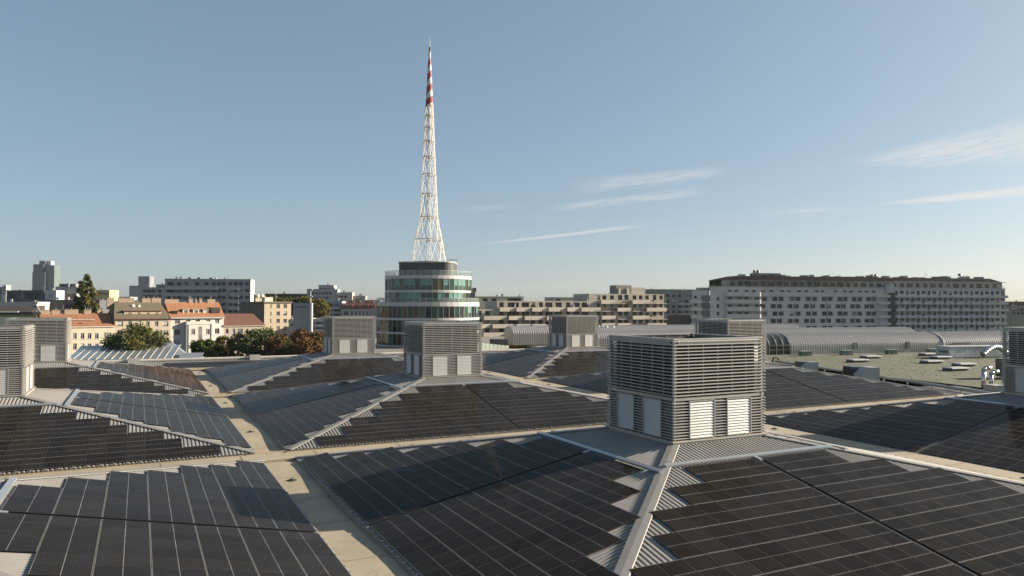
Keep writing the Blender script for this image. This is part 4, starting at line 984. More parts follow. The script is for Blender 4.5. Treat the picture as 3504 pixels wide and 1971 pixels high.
w = f3.X(2400); z = f3.Z(2340, 1108)
shell(root, 'wall', mat('dim_plaster', (0.2, 0.17, 0.14), 0.8, 0, 0.1), 0, w, 0, 12, 0, z, front=True); gable(root, mat('brown_tiles', (0.10, 0.06, 0.045), 0.8, 0, 0.3, 1.5), 0, w, 0, 12, z, f3.Z(2340, 1078, 6), 0.4, 4, 0)

# ---------------------------------------------------------------- the long apartment block on the right
f = Fr(2440, 297, 105); root = f.root('long_apartment_block'); tag(root, 'long grey apartment block with many square windows and balconies, right', 'apartment block')
cw = mat('cool_grey_plaster', (0.55, 0.548, 0.55), 0.85, 0, 0.06, 0.15, 0.05, streak=True); bal = mat('balcony_parapet', (0.55, 0.542, 0.525), 0.8, 0, 0.08, 0.3)
xl, xr = f.X(2430), f.X(3440); xmid = f.X(3042); zt = f.Z(2900, 985)
fl = [f.Z(2700, v) for v in (1023, 1048, 1073, 1098, 1123, 1148, 1173)]        # window heights
ws = []; k = 0
us = [2616, 2652, 2673, 2710, 2731, 2766, 2787, 2821, 2841, 2874, 2892, 2923, 2942, 2972, 2990]
for r_, z in enumerate(fl):
    sh = 0 if r_ % 2 == 0 else 6
    for u in us: ws.append((f.X(u - sh), z, 2.3, 1.75))
for r_, z in enumerate(fl[:5]):
    for u in (2498, 2531, 2554, 2590): ws.append((f.X(u), z + 0.1, 1.9, 1.1))
    ws.append((f.X(2457), z, 1.1, 1.5))
top = [(f.X(u), f.Z(u, 993), 1.7, 0.8) for u in (2497, 2519, 2555, 2580, 2612, 2640, 2677, 2700, 2735, 2760, 2795, 2815, 2860, 2892, 2912, 2944, 2965, 2990)]
ws += [(x, f.Z(2700, 996), a, 0.8) for x, z, a, b_ in top]
wall_holes(root, 'wall', cw, xl, xmid, 0, zt, 0, ws, 0.28); windows(root, [w_ for w_ in ws if w_[0] < xmid - 1], 0, 'dark', 0.24)
def slant_shell(name, x0, x1, y0, y1, z1, cut):
    mb = MB(); a, b_, c, d = (x0, y0), (x1, y0), (x1, y1), (x0 + cut, y1)
    mb.quad((*a, 0), (*d, 0), (*d, z1), (*a, z1)); mb.quad((*b_, 0), (*b_, z1), (*c, z1), (*c, 0)); mb.quad((*d, 0), (*c, 0), (*c, z1), (*d, z1)); mb.quad((*a, z1), (*b_, z1), (*c, z1), (*d, z1)); return mb.build(name, cw, root, raw=True)
slant_shell('side_wall', xl, xr, 0, 14, zt, 9.0)
for u in (2721, 2778, 2831, 2884): x = f.X(u); mb = MB(); mb.tube((x, -0.12, 0), (x, -0.12, zt - 2), 0.09, 0.09, 5); mb.build('downpipe', M_STEEL, root)
part(root, 'parapet_band', bal, (f.X(2610), xmid - 3, -0.35, -0.01, f.Z(2700, 1014), f.Z(2700, 1001)))
# rounded balconies at the left end
for v in (1000, 1025, 1050, 1075, 1100):
    z0, z1_ = f.Z(2540, v + 14), f.Z(2540, v); xa, xb = f.X(2478), f.X(2602)
    mb = MB(); pts = [(xa, -0.005)] + [(xa + 1.2 - 1.2 * math.cos(t), -1.8 * math.sin(t)) for t in (0.5, 1.0, 1.57)] + [(xb - 1.2 + 1.2 * math.sin(t), -1.8 * math.cos(t)) for t in (0.0, 0.6, 1.1)] + [(xb, -0.005)]
    mb.prism(pts, z0, z1_); mb.build('rounded_balcony', bal, root)
# slanted left wing
xw0 = f.X(2370); zw = f.Z(2400, 993)
wsl = [(f.X(2382), z + 0.6, 1.3, 1.2) for z in fl[:5]]
wall_holes(root, 'wing_wall', cw, xw0, xl - 0.01, 0, zw, 0.6, wsl); windows(root, wsl, 0.6, 'dark'); slant_shell('wing_side', xw0, xl - 0.01, 0.6, 8, zw, 5.0)
for z in fl[:5]:
    part(root, 'wing_balcony', bal, (xw0 - 0.6, f.X(2400), -0.8, 0.59, z - 1.9, z - 0.6)); part(root, 'stair_glazing', GL_MID, (f.X(2403), f.X(2438), 0.3, 0.595, z - 1.2, z + 1.3))
# stair shaft
xs0, xs1 = f.X(3040), f.X(3058)
part(root, 'stair_shaft', mat('dark_shaft', (0.07, 0.068, 0.066), 0.8, 0, 0.15), (xs0, xs1, -0.8, 2.0, 0, f.Z(3050, 1003))); part(root, 'stair_head', mat('pale_blue_panel', (0.42, 0.45, 0.48), 0.5, 0, 0.05), (f.X(3028), xs1, -0.7, 2.0, f.Z(3050, 1002), f.Z(3050, 973)))
# right half: recessed loggias behind balcony bands
wr = []
pit = (f.X(3440) - xs1) / 21
for r_, v in enumerate((1001, 1024, 1047, 1070, 1093, 1116, 1139, 1162)):
    z = f.Z(3250, v)
    for k in range(21):
        door = (k + r_) % 2 == 0
        wr.append((xs1 + (k + 0.5) * pit, z - (0.35 if door else 0), 1.5 if door else 2.0, 2.1 if door else 1.35))
wall_holes(root, 'loggia_wall', cw, xs1 + 0.01, xr, 0, zt, 0.0, wr, 0.3); windows(root, wr, 0, 'dark', 0.25)
for r_, v in enumerate((1011, 1034, 1057, 1080, 1103, 1126, 1149, 1172)):
    z = f.Z(3250, v)
    part(root, 'balcony_slab', bal, (xs1 + 0.1, xr + 0.3, -1.5, -0.01, z - 1.02, z - 0.84))
    k = 0
    while k < 21:       # parapet panels with open gaps before the doors
        n = random.choice((1, 2, 2)) if (r_ > 0) else 3
        a = xs1 + 0.15 + k * pit; e = min(xs1 + 0.15 + (k + n) * pit - (0.9 if r_ > 0 else 0.05), xr + 0.25)
        if k > 12: yy = -1.46
        else: yy = -1.62
        part(root, 'balcony_parapet', bal, (a, e, yy, yy + 0.12, z - 1.0 if yy > -1.5 else z - 0.99, z + 0.1)); k += n
    a = f.X(3000) if r_ else f.X(2990); part(root, 'balcony_parapet', bal, (a, xs0 - 0.05, -1.4, -1.28, z - 1.0, z + 0.1)); part(root, 'balcony_slab', bal, (a, xs0 - 0.05, -1.27, -0.01, z - 1.0, z - 0.84))
# set back top storey with dark roof and awnings
zr0, zr1 = f.Z(2900, 984), f.Z(2900, 961)
rf = mat('dark_sheet_roof', (0.022, 0.021, 0.022), 0.95, 0.0, 0.2, 0.4, spec=0.05)
xt0, xt1 = f.X(2470, 2), f.X(3430, 2)
n = 16; wt = []
for k in range(36):
    u = 2480 + 26.4 * k; wt.append((f.X(u, 2), (zr0 + f.Z(2900, 964)) / 2, 2.0 if k % 3 else 3.0, (zr1 - zr0) * 0.62))
zt2 = f.Z(2900, 962, 2)
wall_holes(root, 'top_storey_wall', mat('top_storey_plaster', (0.36, 0.345, 0.32), 0.8, 0, 0.1, 0.3), xt0, xt1, zt, zt2, 2.0, wt, 0.3); windows(root, wt, 2.0, 'dark', 0.25)
shell(root, 'top_storey_side', rf, xt0, xt1, 2.0, 13, zt + 0.0, zt2)
mb = MB(); zroof = f.Z(2900, 948, 3)
mb.add([(xt0 - 1, 1.7, zt2 + 0.01), (xt1 + 0.3, 1.7, zt2 + 0.01), (xt1 - 5, 3.4, zroof), (xt0 + 7, 3.4, zroof), (xt0 - 1, 13.3, zt2 + 0.01), (xt1 + 0.3, 13.3, zt2 + 0.01), (xt1 - 5, 11, zroof), (xt0 + 7, 11, zroof)], [(0, 1, 2, 3), (3, 2, 6, 7), (7, 6, 5, 4), (0, 3, 7, 4), (1, 5, 6, 2), (0, 4, 5, 1)]); mb.build('roof', rf, root)
rs = random.Random(5)
for k in range(26):
    x = xt0 + 8 + (xt1 - xt0 - 16) * (k + rs.uniform(0.1, 0.9)) / 26; w_ = rs.uniform(0.6, 3.2); part(root, 'roof_vent', FR_GREY if rs.random() < 0.6 else bal, (x - w_ / 2, x + w_ / 2, 3.6 + rs.random(), 6.5, zroof + 0.004, zroof + rs.uniform(0.25, 0.95)))
for k in range(9): antenna(root, xt0 + 10 + (xt1 - xt0 - 20) * rs.random(), 6, zroof, rs.uniform(1.2, 2.6))
for k, (ua, ub) in enumerate(((2538, 2640), (2655, 2750), (2770, 2855), (2875, 2940))): part(root, 'awning', mat('awning_grey', (0.40, 0.38, 0.35), 0.7, 0, 0.1), (f.X(ua, 0.5), f.X(ub, 0.5), -0.6, 1.9, zt2 - 0.35, zt2 - 0.2))
part(root, 'gutter_edge', bal, (f.X(3060), xt1, 0.0, 0.19, zt2 - 0.12, zt2 + 0.1)); part(root, 'terrace_edge', bal, (xl, xr + 0.1, -0.5, 1.9, zt + 0.004, zt + 0.22))
r_ = MB()
for k in range(240): x = xl + (xr - xl) * k / 240; r_.box(x - 0.03, x + 0.03, -0.35, -0.30, zt + 0.23, zt + 1.1)
r_.box(xl, xr, -0.36, -0.29, zt + 1.101, zt + 1.16); o = r_.build('terrace_railing', FR_GREY, root, raw=True)
for ua, ub, v in ((2575, 2668, 936), (2730, 2785, 947), (2830, 2955, 945)): part(root, 'roof_plant', mat('roof_plant', (0.30, 0.29, 0.27), 0.7, 0, 0.1), (f.X(ua, 7), f.X(ub, 7), 6, 9, zroof + 0.004, f.Z(2700, v, 7)))
for u, v in ((2582, 932), (2594, 932), (2984, 946), (2996, 946), (3284, 943)):
    x, z = f.p(u, v, 6); mb = MB(); mb.tube((x, 6, zroof), (x, 6, z), 0.12, 0.12, 6); mb.tube((x, 6, z - 0.2), (x, 6, z + 0.9), 0.8, 0.6, 8); mb.build('roof_fan', FR_GREY, root)
x0, x1 = f.X(2393, 3), f.X(2432, 3); zg = f.Z(2400, 984, 3)
part(root, 'roof_greenhouse', mat('greenhouse_pale', (0.52, 0.53, 0.53), 0.4, 0, 0.1), (x0, x1, 3, 6, zw + 0.0, zg)); part(root, 'roof_terrace', FR_GREY, (xw0 + 4.2, xl - 0.05, 0.8, 7.5, zw + 0.002, zw + 0.35))
part(root, 'roof_slope', rf, (f.X(2450, 4), xt0 - 0.02, 4, 8, zt + 0.23, zt2))

# ================================================================ right: vaulted halls, green roof, service roof
ZG = -0.5
def onzg(u, v, z=ZG): return onz(u, v, z)[:2]
M_VAULT = mat('vault_aluminium', (0.52, 0.475, 0.435), 0.38, 0.30, 0.08, 0.3)
M_GLZ = mat('vault_glazing', (0.035, 0.04, 0.036), 0.12, 0, 0.2, 0.5)
def vault(name, label, p0, az, x0, x1, width, wallh, rise, pitch=0.62, z=ZG, ends=True):
    a = R(az); root = empty(name, (p0[0], p0[1], z), math.pi / 2 - a); tag(root, label, 'vaulted hall')
    ns = 20; prof = [(0.0, 0.0), (0.0, wallh)] + [(width / 2 - width / 2 * math.cos(math.pi * k / ns), wallh + rise * math.sin(math.pi * k / ns)) for k in range(1, ns)] + [(width, wallh), (width, 0.0)]
    nx = int((x1 - x0) / pitch); mb = MB(); np_ = len(prof); cols = []
    for i in range(nx):
        xx = x0 + (x1 - x0) * i / nx; p = (x1 - x0) / nx
        cols += [(xx, 0.0), (xx + p * 0.40, 0.0), (xx + p * 0.55, 0.10), (xx + p * 0.85, 0.10)]
    cols.append((x1, 0.0))
    for xx, o in cols:
        for k, (y, zz) in enumerate(prof):
            dy = (y - width / 2) / (width / 2); mb.v.append((xx, y + o * dy, zz + o * max(0.0, 1 - abs(dy)) ** 0.5))
    for i in range(len(cols) - 1):
        for k in range(np_ - 1): q = i * np_ + k; mb.f.append((q, q + np_, q + np_ + 1, q + 1)); mb.m.append(0)
    mb.build('vault_shell', M_VAULT, root, raw=True)
    if ends:
        for xx in (x0 + 0.02, x1 - 0.02):
            m2 = MB(); m2.add([(xx, y, zz) for y, zz in prof], [tuple(range(np_))]); m2.build('end_wall', M_VAULT, root, raw=True)
    return root, prof
VA = 101.0
pR = onz(2705, 1216, ZG)
root, prof = vault('vaulted_hall', 'long ribbed aluminium vault behind the green roof, right', pR, VA, 0, 78, 9.0, 1.9, 2.7)
# glazed porch at its left end
mb = MB(); np_ = len(prof); mb.add([(-5.2, y * 0.96 + 0.18, zz * 1.02) for y, zz in prof] + [(-0.05, y * 0.96 + 0.18, zz * 1.02) for y, zz in prof], [(k, k + 1, np_ + k + 1, np_ + k) for k in range(np_ - 1)] + [tuple(range(np_))]); mb.build('glazed_porch', M_GLZ, root, raw=True)
for xx in (-5.3, -3.5, -1.8, -0.1):
    mb = MB(); 
    for (y0, z0), (y1, z1) in zip(prof, prof[1:]): mb.tube((xx, y0 * 0.98 + 0.05, z0 * 1.04), (xx, y1 * 0.98 + 0.05, z1 * 1.04), 0.07, 0.07, 4)
    mb.build('porch_rib', M_STEEL, root, raw=True)
for zz in (1.2, 2.2): part(root, 'porch_transom', M_STEEL, (-5.35, 0, 0.0, 0.10, zz, zz + 0.08), (-5.40, -5.28, 0.12, 8.6, zz, zz + 0.08))
rel = lambda u, v, y=0.0: (onz(u, v, ZG)[:2] - pR[:2]) @ np.array([math.sin(R(VA)), math.cos(R(VA))])
FV = Fr(2705, float((pR - CAM) @ FW), VA)
for u in (2925, 3105): x = FV.X(u); part(root, 'vault_window', GL_MID, (x - 0.7, x + 0.7, -0.16, -0.11, 1.1, 2.6)); part(root, 'vault_window_frame', M_STEEL, (x - 0.06, x + 0.06, -0.22, -0.165, 1.0, 2.7))
x = FV.X(3290); part(root, 'dark_opening', FR_GREY, (x - 2.7, x + 2.7, -0.2, -0.11, 1.5, 2.3))
x = FV.X(3228); mb = MB()
for (y0, z0), (y1, z1) in zip(prof, prof[1:]): mb.tube((x, y0 - 0.15 if y0 < 1 else y0, z0 + 0.15), (x, y1 - 0.15 if y1 < 1 else y1, z1 + 0.15), 0.16, 0.16, 5)
mb.build('joint_rib', M_WHITE, root, raw=True)
for u in (2755, 2895, 3048, 3190):
    x = FV.X(u, -1.6); t = empty('green_vent_box', (*(FV.o + FV.x * x + FV.y * -1.6), ZG), FV.rz); tag(t, 'small green vent box at the foot of the vault, %s' % {2755: 'beside the glazed end', 2895: 'second from the glazed end', 3048: 'third from the glazed end', 3190: 'half hidden by the ventilation unit'}[u], 'vent box', 'green vent boxes along the vault')
    gb = mat('vent_green', (0.16, 0.27, 0.21), 0.6, 0.1, 0.1, 1.0)
    part(t, 'body', gb, (-1.3, 1.3, -0.6, 0.6, 0, 0.95)); part(t, 'lid', mat('vent_lid', (0.34, 0.42, 0.36), 0.5, 0.1, 0.1), (-1.4, 1.4, -0.7, 0.7, 0.955, 1.05)); part(t, 'grille', FR_GREY, (-0.2, 1.2, -0.64, -0.605, 0.1, 0.85))
ex = np.array([math.sin(R(VA)), math.cos(R(VA))]); ey = np.array([-ex[1], ex[0]])
q = pR[:2] + ey * 9.6
vault('rear_vaulted_hall', 'second ribbed vault showing behind the long right one', (q[0], q[1]), VA, -9, 44, 8.6, 2.7, 2.8)
pM1 = onz(1752, 1181, ZG); pM2 = onz(1862, 1189, ZG)
vault('far_vaulted_hall', 'ribbed vault with plain arched end wall, below the balconies', pM1, VA, 0, 92, 8.0, 2.9, 2.2)
root, _ = vault('front_vaulted_hall', 'lower ribbed vault beside the small louvred tower', pM2 - np.array([0, 6.0, 0]), VA, 0, 78, 7.0, 2.3, 1.8)
for u in (2048, 2062, 2076, 2098):
    p = at(u, 1119, 200); t = MB(); t.tube((p[0], p[1], 4.2), (p[0], p[1], p[2] - 0.15), 0.10, 0.10, 6); t.tube((p[0], p[1], p[2] - 0.15), (p[0], p[1], p[2] + 0.35), 0.45, 0.30, 10)
    tag(t.build('roof_vent', M_WHITE), 'small white vent cap on the far vault ridge, %s of four' % {2048: 'leftmost', 2062: 'second', 2076: 'third', 2098: 'rightmost'}[u], 'vent cap', 'white vent caps on the vault')
# podium below the far vaults
def sheet_block(name, pts, z0, z1, m, label=None, cat=None, kind=None):
    mb = MB(); mb.prism([tuple(p) for p in pts], z0, z1); o = mb.build(name, m); tag(o, label, cat, None, kind); return o
sheet_block('flat_roof', [(30, 2 * LY + 11), (190, 2 * LY + 11), (230, 190), (30, 190)], GROUND, ZG - 0.25, mat('gravel_roof', (0.22, 0.205, 0.18), 0.9, 0, 0.25, 0.5, 0.3), kind='structure')
# green roof
pE = [onzg(2602, 1232), onzg(3380, 1352)]
ed = (pE[1] - pE[0]) / np.linalg.norm(pE[1] - pE[0])
pE1 = pE[1] + ed * 45
gr_pts = [pE[0], pE1, pE1 + np.array([130, 25]), pR[:2] + ex * 150 + ey * 25, pR[:2] - ex * 6 + ey * 25, pR[:2] - ex * 12]
green = empty('green_roof_hall', (0, 0, 0)); tag(green, 'low hall with mossy green flat roof at the right', 'hall')
gm2 = mat('sedum_roof', (0.082, 0.092, 0.050), 0.95, 0, 0.22, 0.25, 0.4)
mb = MB(); mb.prism([tuple(p) for p in gr_pts], GROUND, ZG - 0.02); mb.build('roof', gm2, green)
en = np.array([-ed[1], ed[0]]); 
if en[0] > 0: en = -en          # towards the solar roofs
def along(p, q, w0, w1, z0, z1): 
    return [(*(p + en * w0), z0), (*(q + en * w0), z0), (*(q + en * w1), z0), (*(p + en * w1), z0), (*(p + en * w0), z1), (*(q + en * w0), z1), (*(q + en * w1), z1), (*(p + en * w1), z1)]
BF = [(0, 3, 2, 1), (4, 5, 6, 7), (0, 1, 5, 4), (1, 2, 6, 5), (2, 3, 7, 6), (3, 0, 4, 7)]
a_, b_ = pE[0] + ed * 6, pE1
mb = MB(); mb.add(along(a_, b_, -0.1, 0.25, ZG - 1.2, ZG + 0.35), BF); mb.build('dark_edge', mat('edge_dark', (0.045, 0.05, 0.04), 0.8, 0, 0.2), green)
mb = MB(); mb.add(along(pE[0], b_, 0.7, 1.0, ZG - 1.2, ZG - 0.05), BF); mb.build('light_edge', mat('edge_light', (0.36, 0.33, 0.28), 0.7, 0, 0.15), green)
mb = MB(); pw = pR[:2] - ey * 0.9; mb.add([(*(pw - ex * 12), ZG - 0.01), (*(pw + ex * 80), ZG - 0.01), (*(pw + ex * 80 + ey * 0.3), ZG - 0.01), (*(pw - ex * 12 + ey * 0.3), ZG - 0.01), (*(pw - ex * 12), ZG + 0.2), (*(pw + ex * 80), ZG + 0.2), (*(pw + ex * 80 + ey * 0.3), ZG + 0.2), (*(pw - ex * 12 + ey * 0.3), ZG + 0.2)], BF); mb.build('white_kerb', M_WHITE, green)
# low tufts on the roof
mb = MB(); rg = np.random.default_rng(3)
for k in range(3200):
    s_, t_ = rg.uniform(0, 110), rg.uniform(0.5, 62); p = pE[0] + ed * (s_ - 8) - en * t_
    if (p - pR[:2]) @ ey > -1.5: continue
    w_, h_ = rg.uniform(0.08, 0.22), rg.uniform(0.02, 0.07); an = rg.uniform(0, 3.14)
    dx_, dy_ = w_ * math.cos(an), w_ * math.sin(an)
    mb.add([(p[0] - dx_, p[1] - dy_, ZG - 0.02), (p[0] + dx_, p[1] + dy_, ZG - 0.02), (p[0], p[1], ZG + h_), (p[0] - dy_, p[1] + dx_, ZG - 0.02)], [(0, 1, 2), (1, 3, 2), (3, 0, 2)])
tag(mb.build('roof_tufts', mat('tuft', (0.07, 0.08, 0.035), 0.95, 0, 0.4, 0.3), green, raw=True), kind='stuff')
SKYL = [(3178, 1217, 'behind the ventilation unit corner'), (3219, 1228, 'in front of the long ventilation unit'), (3188, 1243, 'nearest left of the middle group'), (3299, 1253, 'right of the middle group'), (3271, 1268, 'closest to the dark roof edge'), (3452, 1236, 'farthest right beside the edge tower'), (2979, 1226, 'farther one of the left pair'), (2935, 1239, 'nearer one of the left pair')]
for u, v, lb in SKYL:
    p = onz(u, v, ZG); t = empty('skylight', (p[0], p[1], ZG - 0.02), math.pi / 2 - R(VA)); tag(t, 'flat white roof skylight on the green roof, ' + lb, 'skylight', 'skylights on the green roof')
    mb = MB(); mb.add([(-1.9, -1.1, 0), (1.9, -1.1, 0), (1.9, 1.1, 0), (-1.9, 1.1, 0), (-1.75, -0.95, 0.42), (1.75, -0.95, 0.42), (1.75, 0.95, 0.42), (-1.75, 0.95, 0.42)], BF); mb.build('curb', mat('skylight_curb', (0.08, 0.078, 0.07), 0.7, 0, 0.1), t)
    mb = MB(); mb.add([(-1.95, -1.15, 0.425), (1.95, -1.15, 0.425), (1.95, 1.15, 0.425), (-1.95, 1.15, 0.425), (-1.75, -0.9, 0.62), (1.75, -0.9, 0.62), (1.75, 0.9, 0.62), (-1.75, 0.9, 0.62)], BF); mb.build('dome', mat('skylight_dome', (0.52, 0.52, 0.48), 0.4, 0, 0.1), t)
# long ventilation unit with duct
pA = onz(3250, 1226, ZG); FA = Fr(3250, float((pA - CAM) @ FW), VA)
t = empty('ventilation_unit', (pA[0], pA[1], ZG - 0.02), FA.rz); tag(t, 'long pale grey ventilation unit on the green roof', 'ventilation unit')
ln = FA.X(3440); hh = FA.Z(3250, 1186) + GROUND - ZG
M_AHU = mat('ahu_pale', (0.50, 0.53, 0.54), 0.45, 0.1, 0.08, 0.5)
part(t, 'base_frame', FR_GREY, (0.1, ln - 0.1, 0.1, 3.4, 0, 0.18))
n = 11
for k in range(n): part(t, 'panel', M_AHU, (ln * k / n + 0.02, ln * (k + 1) / n - 0.02, 0.0, 3.5, 0.185, hh - 0.12))
part(t, 'roof', M_AHU, (-0.08, ln + 0.08, -0.1, 3.6, hh - 0.115, hh))
for zz in (0.5, 1.45): part(t, 'intake_hood', FR_GREY, (-0.5, -0.01, 0.5, 2.6, zz, zz + 0.12), (-0.06, -0.015, 0.5, 2.6, zz - 0.35, zz - 0.01))
for x in (ln * 0.16, ln * 0.25, ln * 0.45, ln * 0.6): part(t, 'door_handle', FR_GREY, (x, x + 0.5, -0.06, -0.005, hh * 0.62, hh * 0.66))
mb = MB(); xa, xb = FA.X(3362, -1.2), FA.X(3452, -1.2); pts = []
for k in range(13):
    tt = k / 12; pts.append((xa + (xb - xa) * tt, -1.2, 0.35 + (hh - 0.5) * math.sin(math.pi * (0.08 + 0.92 * tt) ** 1.15 if tt < 1 else math.pi)))
for a2, b2 in zip(pts, pts[1:]): mb.tube(a2, b2, 0.55, 0.55, 12)
o = mb.build('duct', mat('duct_zinc', (0.52, 0.53, 0.54), 0.28, 0.7, 0.08), t)
for pf in o.data.polygons: pf.use_smooth = len(pf.vertices) == 4
part(t, 'rear_unit', M_AHU, (ln + 0.6, ln + 4.5, 2.0, 4.6, 0.1, hh - 0.3))
p = onz(3436, 1226, ZG); mb = MB(); mb.tube((p[0], p[1], ZG), (p[0], p[1], ZG + 3.6), 0.13, 0.10, 6); mb.tube((p[0], p[1], ZG + 3.3), (p[0], p[1], ZG + 4.3), 0.12, 0.34, 8); tag(mb.build('flue', M_STEEL), 'slim steel flue with funnel top behind the duct', 'flue')
# service roof strip between the solar bays and the green roof
ZS = -0.32
pS = [np.array([2 * L + 0.2, -LY - 30]), pE1 + en * 0.6, pE[0] + en * 0.6, np.array([2 * L + 24, 2 * LY + 10]), np.array([2 * L + 0.2, 2 * LY + 10])]
sheet_block('service_roof', pS, GROUND, ZS, mat('service_sheet', (0.17, 0.165, 0.16), 0.7, 0.1, 0.3, 0.4), kind='structure')
mb = MB(); q0, q1 = pE[0] + en * 2.6 + ed * 12, pE1 + en * 2.6
mb.tube((*q0, ZS + 0.45), (*q1, ZS + 0.45), 0.22, 0.22, 10)
k = 0.0
while k < np.linalg.norm(q1 - q0): p = q0 + ed * k; mb.box(p[0] - 0.08, p[0] + 0.08, p[1] - 0.08, p[1] + 0.08, ZS, ZS + 0.3); k += 5
tag(mb.build('roof_pipe', mat('pipe_pale', (0.46, 0.44, 0.4), 0.5, 0.2, 0.1)), 'long pale pipe along the edge of the green roof', 'pipe')
rzE = math.atan2(ed[1], ed[0])
# ribbed patch and rows of small panels
pv = empty('panel_field', (*onzg(3330, 1352, ZS), ZS), rzE); tag(pv, 'small field of dark solar panels beside the green roof edge', 'solar panels')
for r_ in range(2):
    for k in range(18): inst('solar_panel', PANEL, pv, Matrix.Translation((4 + k * 1.16, 0.6 + r_ * 2.0, 0.25)) @ Matrix.Rotation(R(-6), 4, 'X'))
mb = MB()
for k in range(44): mb.box(-9 + k * 0.5, -9 + k * 0.5 + 0.26, -1.2, 5.2, 0.0, 0.07)
tag(mb.build('rib_sheet', M_DECK, pv, raw=True), kind='stuff')
# two sheet metal hoods
for (ua, va, w_, d_, h_, lb, gril) in ((2800, 1277, 3.4, 2.2, 1.75, 'pale sheet metal roof hood left of the louvred one', False), (3010, 1309, 4.8, 2.6, 2.1, 'sheet metal roof hood with large dark louvred front', True)):
    p = onz(ua, va, ZS); t = empty('roof_hood', (p[0], p[1], ZS), rzE + math.pi); tag(t, lb, 'roof hood', 'sheet metal hoods on the service roof')
    hm = mat('hood_sheet', (0.40, 0.41, 0.40), 0.5, 0.25, 0.12, 0.8, streak=True)
    mb = MB(); mb.prism([(0, 0), (d_, 0), (d_, h_ * 0.55), (d_ * 0.62, h_), (0, h_)], 0, w_ * 0.42, 'x'); mb.build('curved_part', hm, t)
    part(t, 'body', mat('hood_dark', (0.10, 0.105, 0.11), 0.6, 0.1, 0.15), (w_ * 0.43, w_, 0.1, d_ - 0.1, 0, h_ * 0.96))
    for k in range(4): part(t, 'rib', M_STEEL, (w_ * 0.42 * k / 4 + 0.02, w_ * 0.42 * k / 4 + 0.07, -0.05, -0.004, 0, h_))
    if gril:
        for k in range(5): part(t, 'louvre', M_BLACK, (w_ * 0.45 + k * 0.5, w_ * 0.45 + k * 0.5 + 0.42, d_ - 0.095, d_ + 0.02, 0.2, h_ * 0.85))
# pair of bent silver pipes and a hatch
for du, hgt, lb in ((0, 2.5, 'taller bent silver vent pipe near the right edge'), (26, 1.9, 'shorter bent silver vent pipe near the right edge')):
    p = onz(3366 + du, 1334 - du * 0.15, ZS); mb = MB(); mb.tube((p[0], p[1], ZS), (p[0], p[1], ZS + hgt), 0.27, 0.27, 12); mb.tube((p[0], p[1], ZS + hgt), (p[0] + 0.25, p[1] - 0.05, ZS + hgt + 0.28), 0.27, 0.27, 12); mb.tube((p[0] + 0.25, p[1] - 0.05, ZS + hgt + 0.28), (p[0] + 1.0, p[1] - 0.3, ZS + hgt + 0.3), 0.27, 0.27, 12)
    o = mb.build('vent_pipe', mat('pipe_chrome', (0.62, 0.61, 0.6), 0.22, 0.85, 0.05)); tag(o, lb, 'vent pipe', 'bent silver vent pipes')
    for pf in o.data.polygons: pf.use_smooth = len(pf.vertices) == 4
p = onz(3405, 1340, ZS); t = empty('roof_hatch', (p[0], p[1], ZS), rzE); tag(t, 'grey box shaped roof hatch beside the silver vent pipes', 'roof hatch')
part(t, 'curb', M_STEEL, (-1.0, 1.0, -0.8, 0.8, 0, 0.75)); part(t, 'lid', mat('hatch_lid', (0.44, 0.43, 0.4), 0.5, 0.2, 0.1), (-1.1, 1.1, -0.9, 0.9, 0.755, 0.87))
p = onz(2655, 1243, ZS); mb = MB(); n = 14
for k in range(n):
    a1, a2 = math.pi * k / n, math.pi * (k + 1) / n; mb.tube((p[0] + 0.9 * math.cos(a1), p[1], ZS + 0.2 + 0.9 * math.sin(a1)), (p[0] + 0.9 * math.cos(a2), p[1], ZS + 0.2 + 0.9 * math.sin(a2)), 0.16, 0.16, 6)
tag(mb.build('pipe_bend', M_BLACK), 'black arched pipe bend at the left end of the green roof', 'pipe')
# mossy wall of the next hall behind the edge tower
p = onz(3440, 1296, ZG); t = sheet_block('mossy_wall', [(p[0], p[1]), (p[0] + 9, p[1] - 4), (p[0] + 10, p[1] - 2), (p[0] + 1, p[1] + 2)], ZS, 2.4, mat('moss_wall', (0.12, 0.105, 0.06), 0.9, 0, 0.4, 0.5, 0.3), 'mottled mossy wall beside the tower at the right edge', 'wall')
# pale green glass fence and planting before the vaults
p0, p1 = onz(1620, 1196, ZG), onz(1742, 1190, ZG); t = empty('glass_fence', (p0[0], p0[1], ZG - 0.2)); tag(t, 'pale green slanting glass fence left of the vault', 'fence')
d_ = (p1 - p0)[:2]; 
for k in range(9):
    a2, b2 = d_ * (k / 9 + 0.006), d_ * ((k + 1) / 9 - 0.006); h0, h1 = 2.0 - 1.3 * k / 9, 2.0 - 1.3 * (k + 1) / 9
    mb = MB(); mb.add([(a2[0], a2[1], 0), (b2[0], b2[1], 0), (b2[0], b2[1], h1), (a2[0], a2[1], h0), (a2[0], a2[1] + 0.05, 0), (b2[0], b2[1] + 0.05, 0), (b2[0], b2[1] + 0.05, h1), (a2[0], a2[1] + 0.05, h0)], [(0, 1, 2, 3), (7, 6, 5, 4), (0, 4, 5, 1), (1, 5, 6, 2), (2, 6, 7, 3), (3, 7, 4, 0)]); mb.build('pane', mat('fence_green', (0.36, 0.43, 0.37), 0.3, 0, 0.1), t)
p = onz(1692, 1182, ZG); t = sheet_block('vent_bunker', [(p[0], p[1]), (p[0] + 3.6, p[1] - 1), (p[0] + 3.6, p[1] + 2), (p[0], p[1] + 3)], ZG - 0.3, 1.1, mat('bunker_grey', (0.15, 0.15, 0.145), 0.8, 0, 0.2), 'low dark concrete box left of the arched vault', 'concrete box')

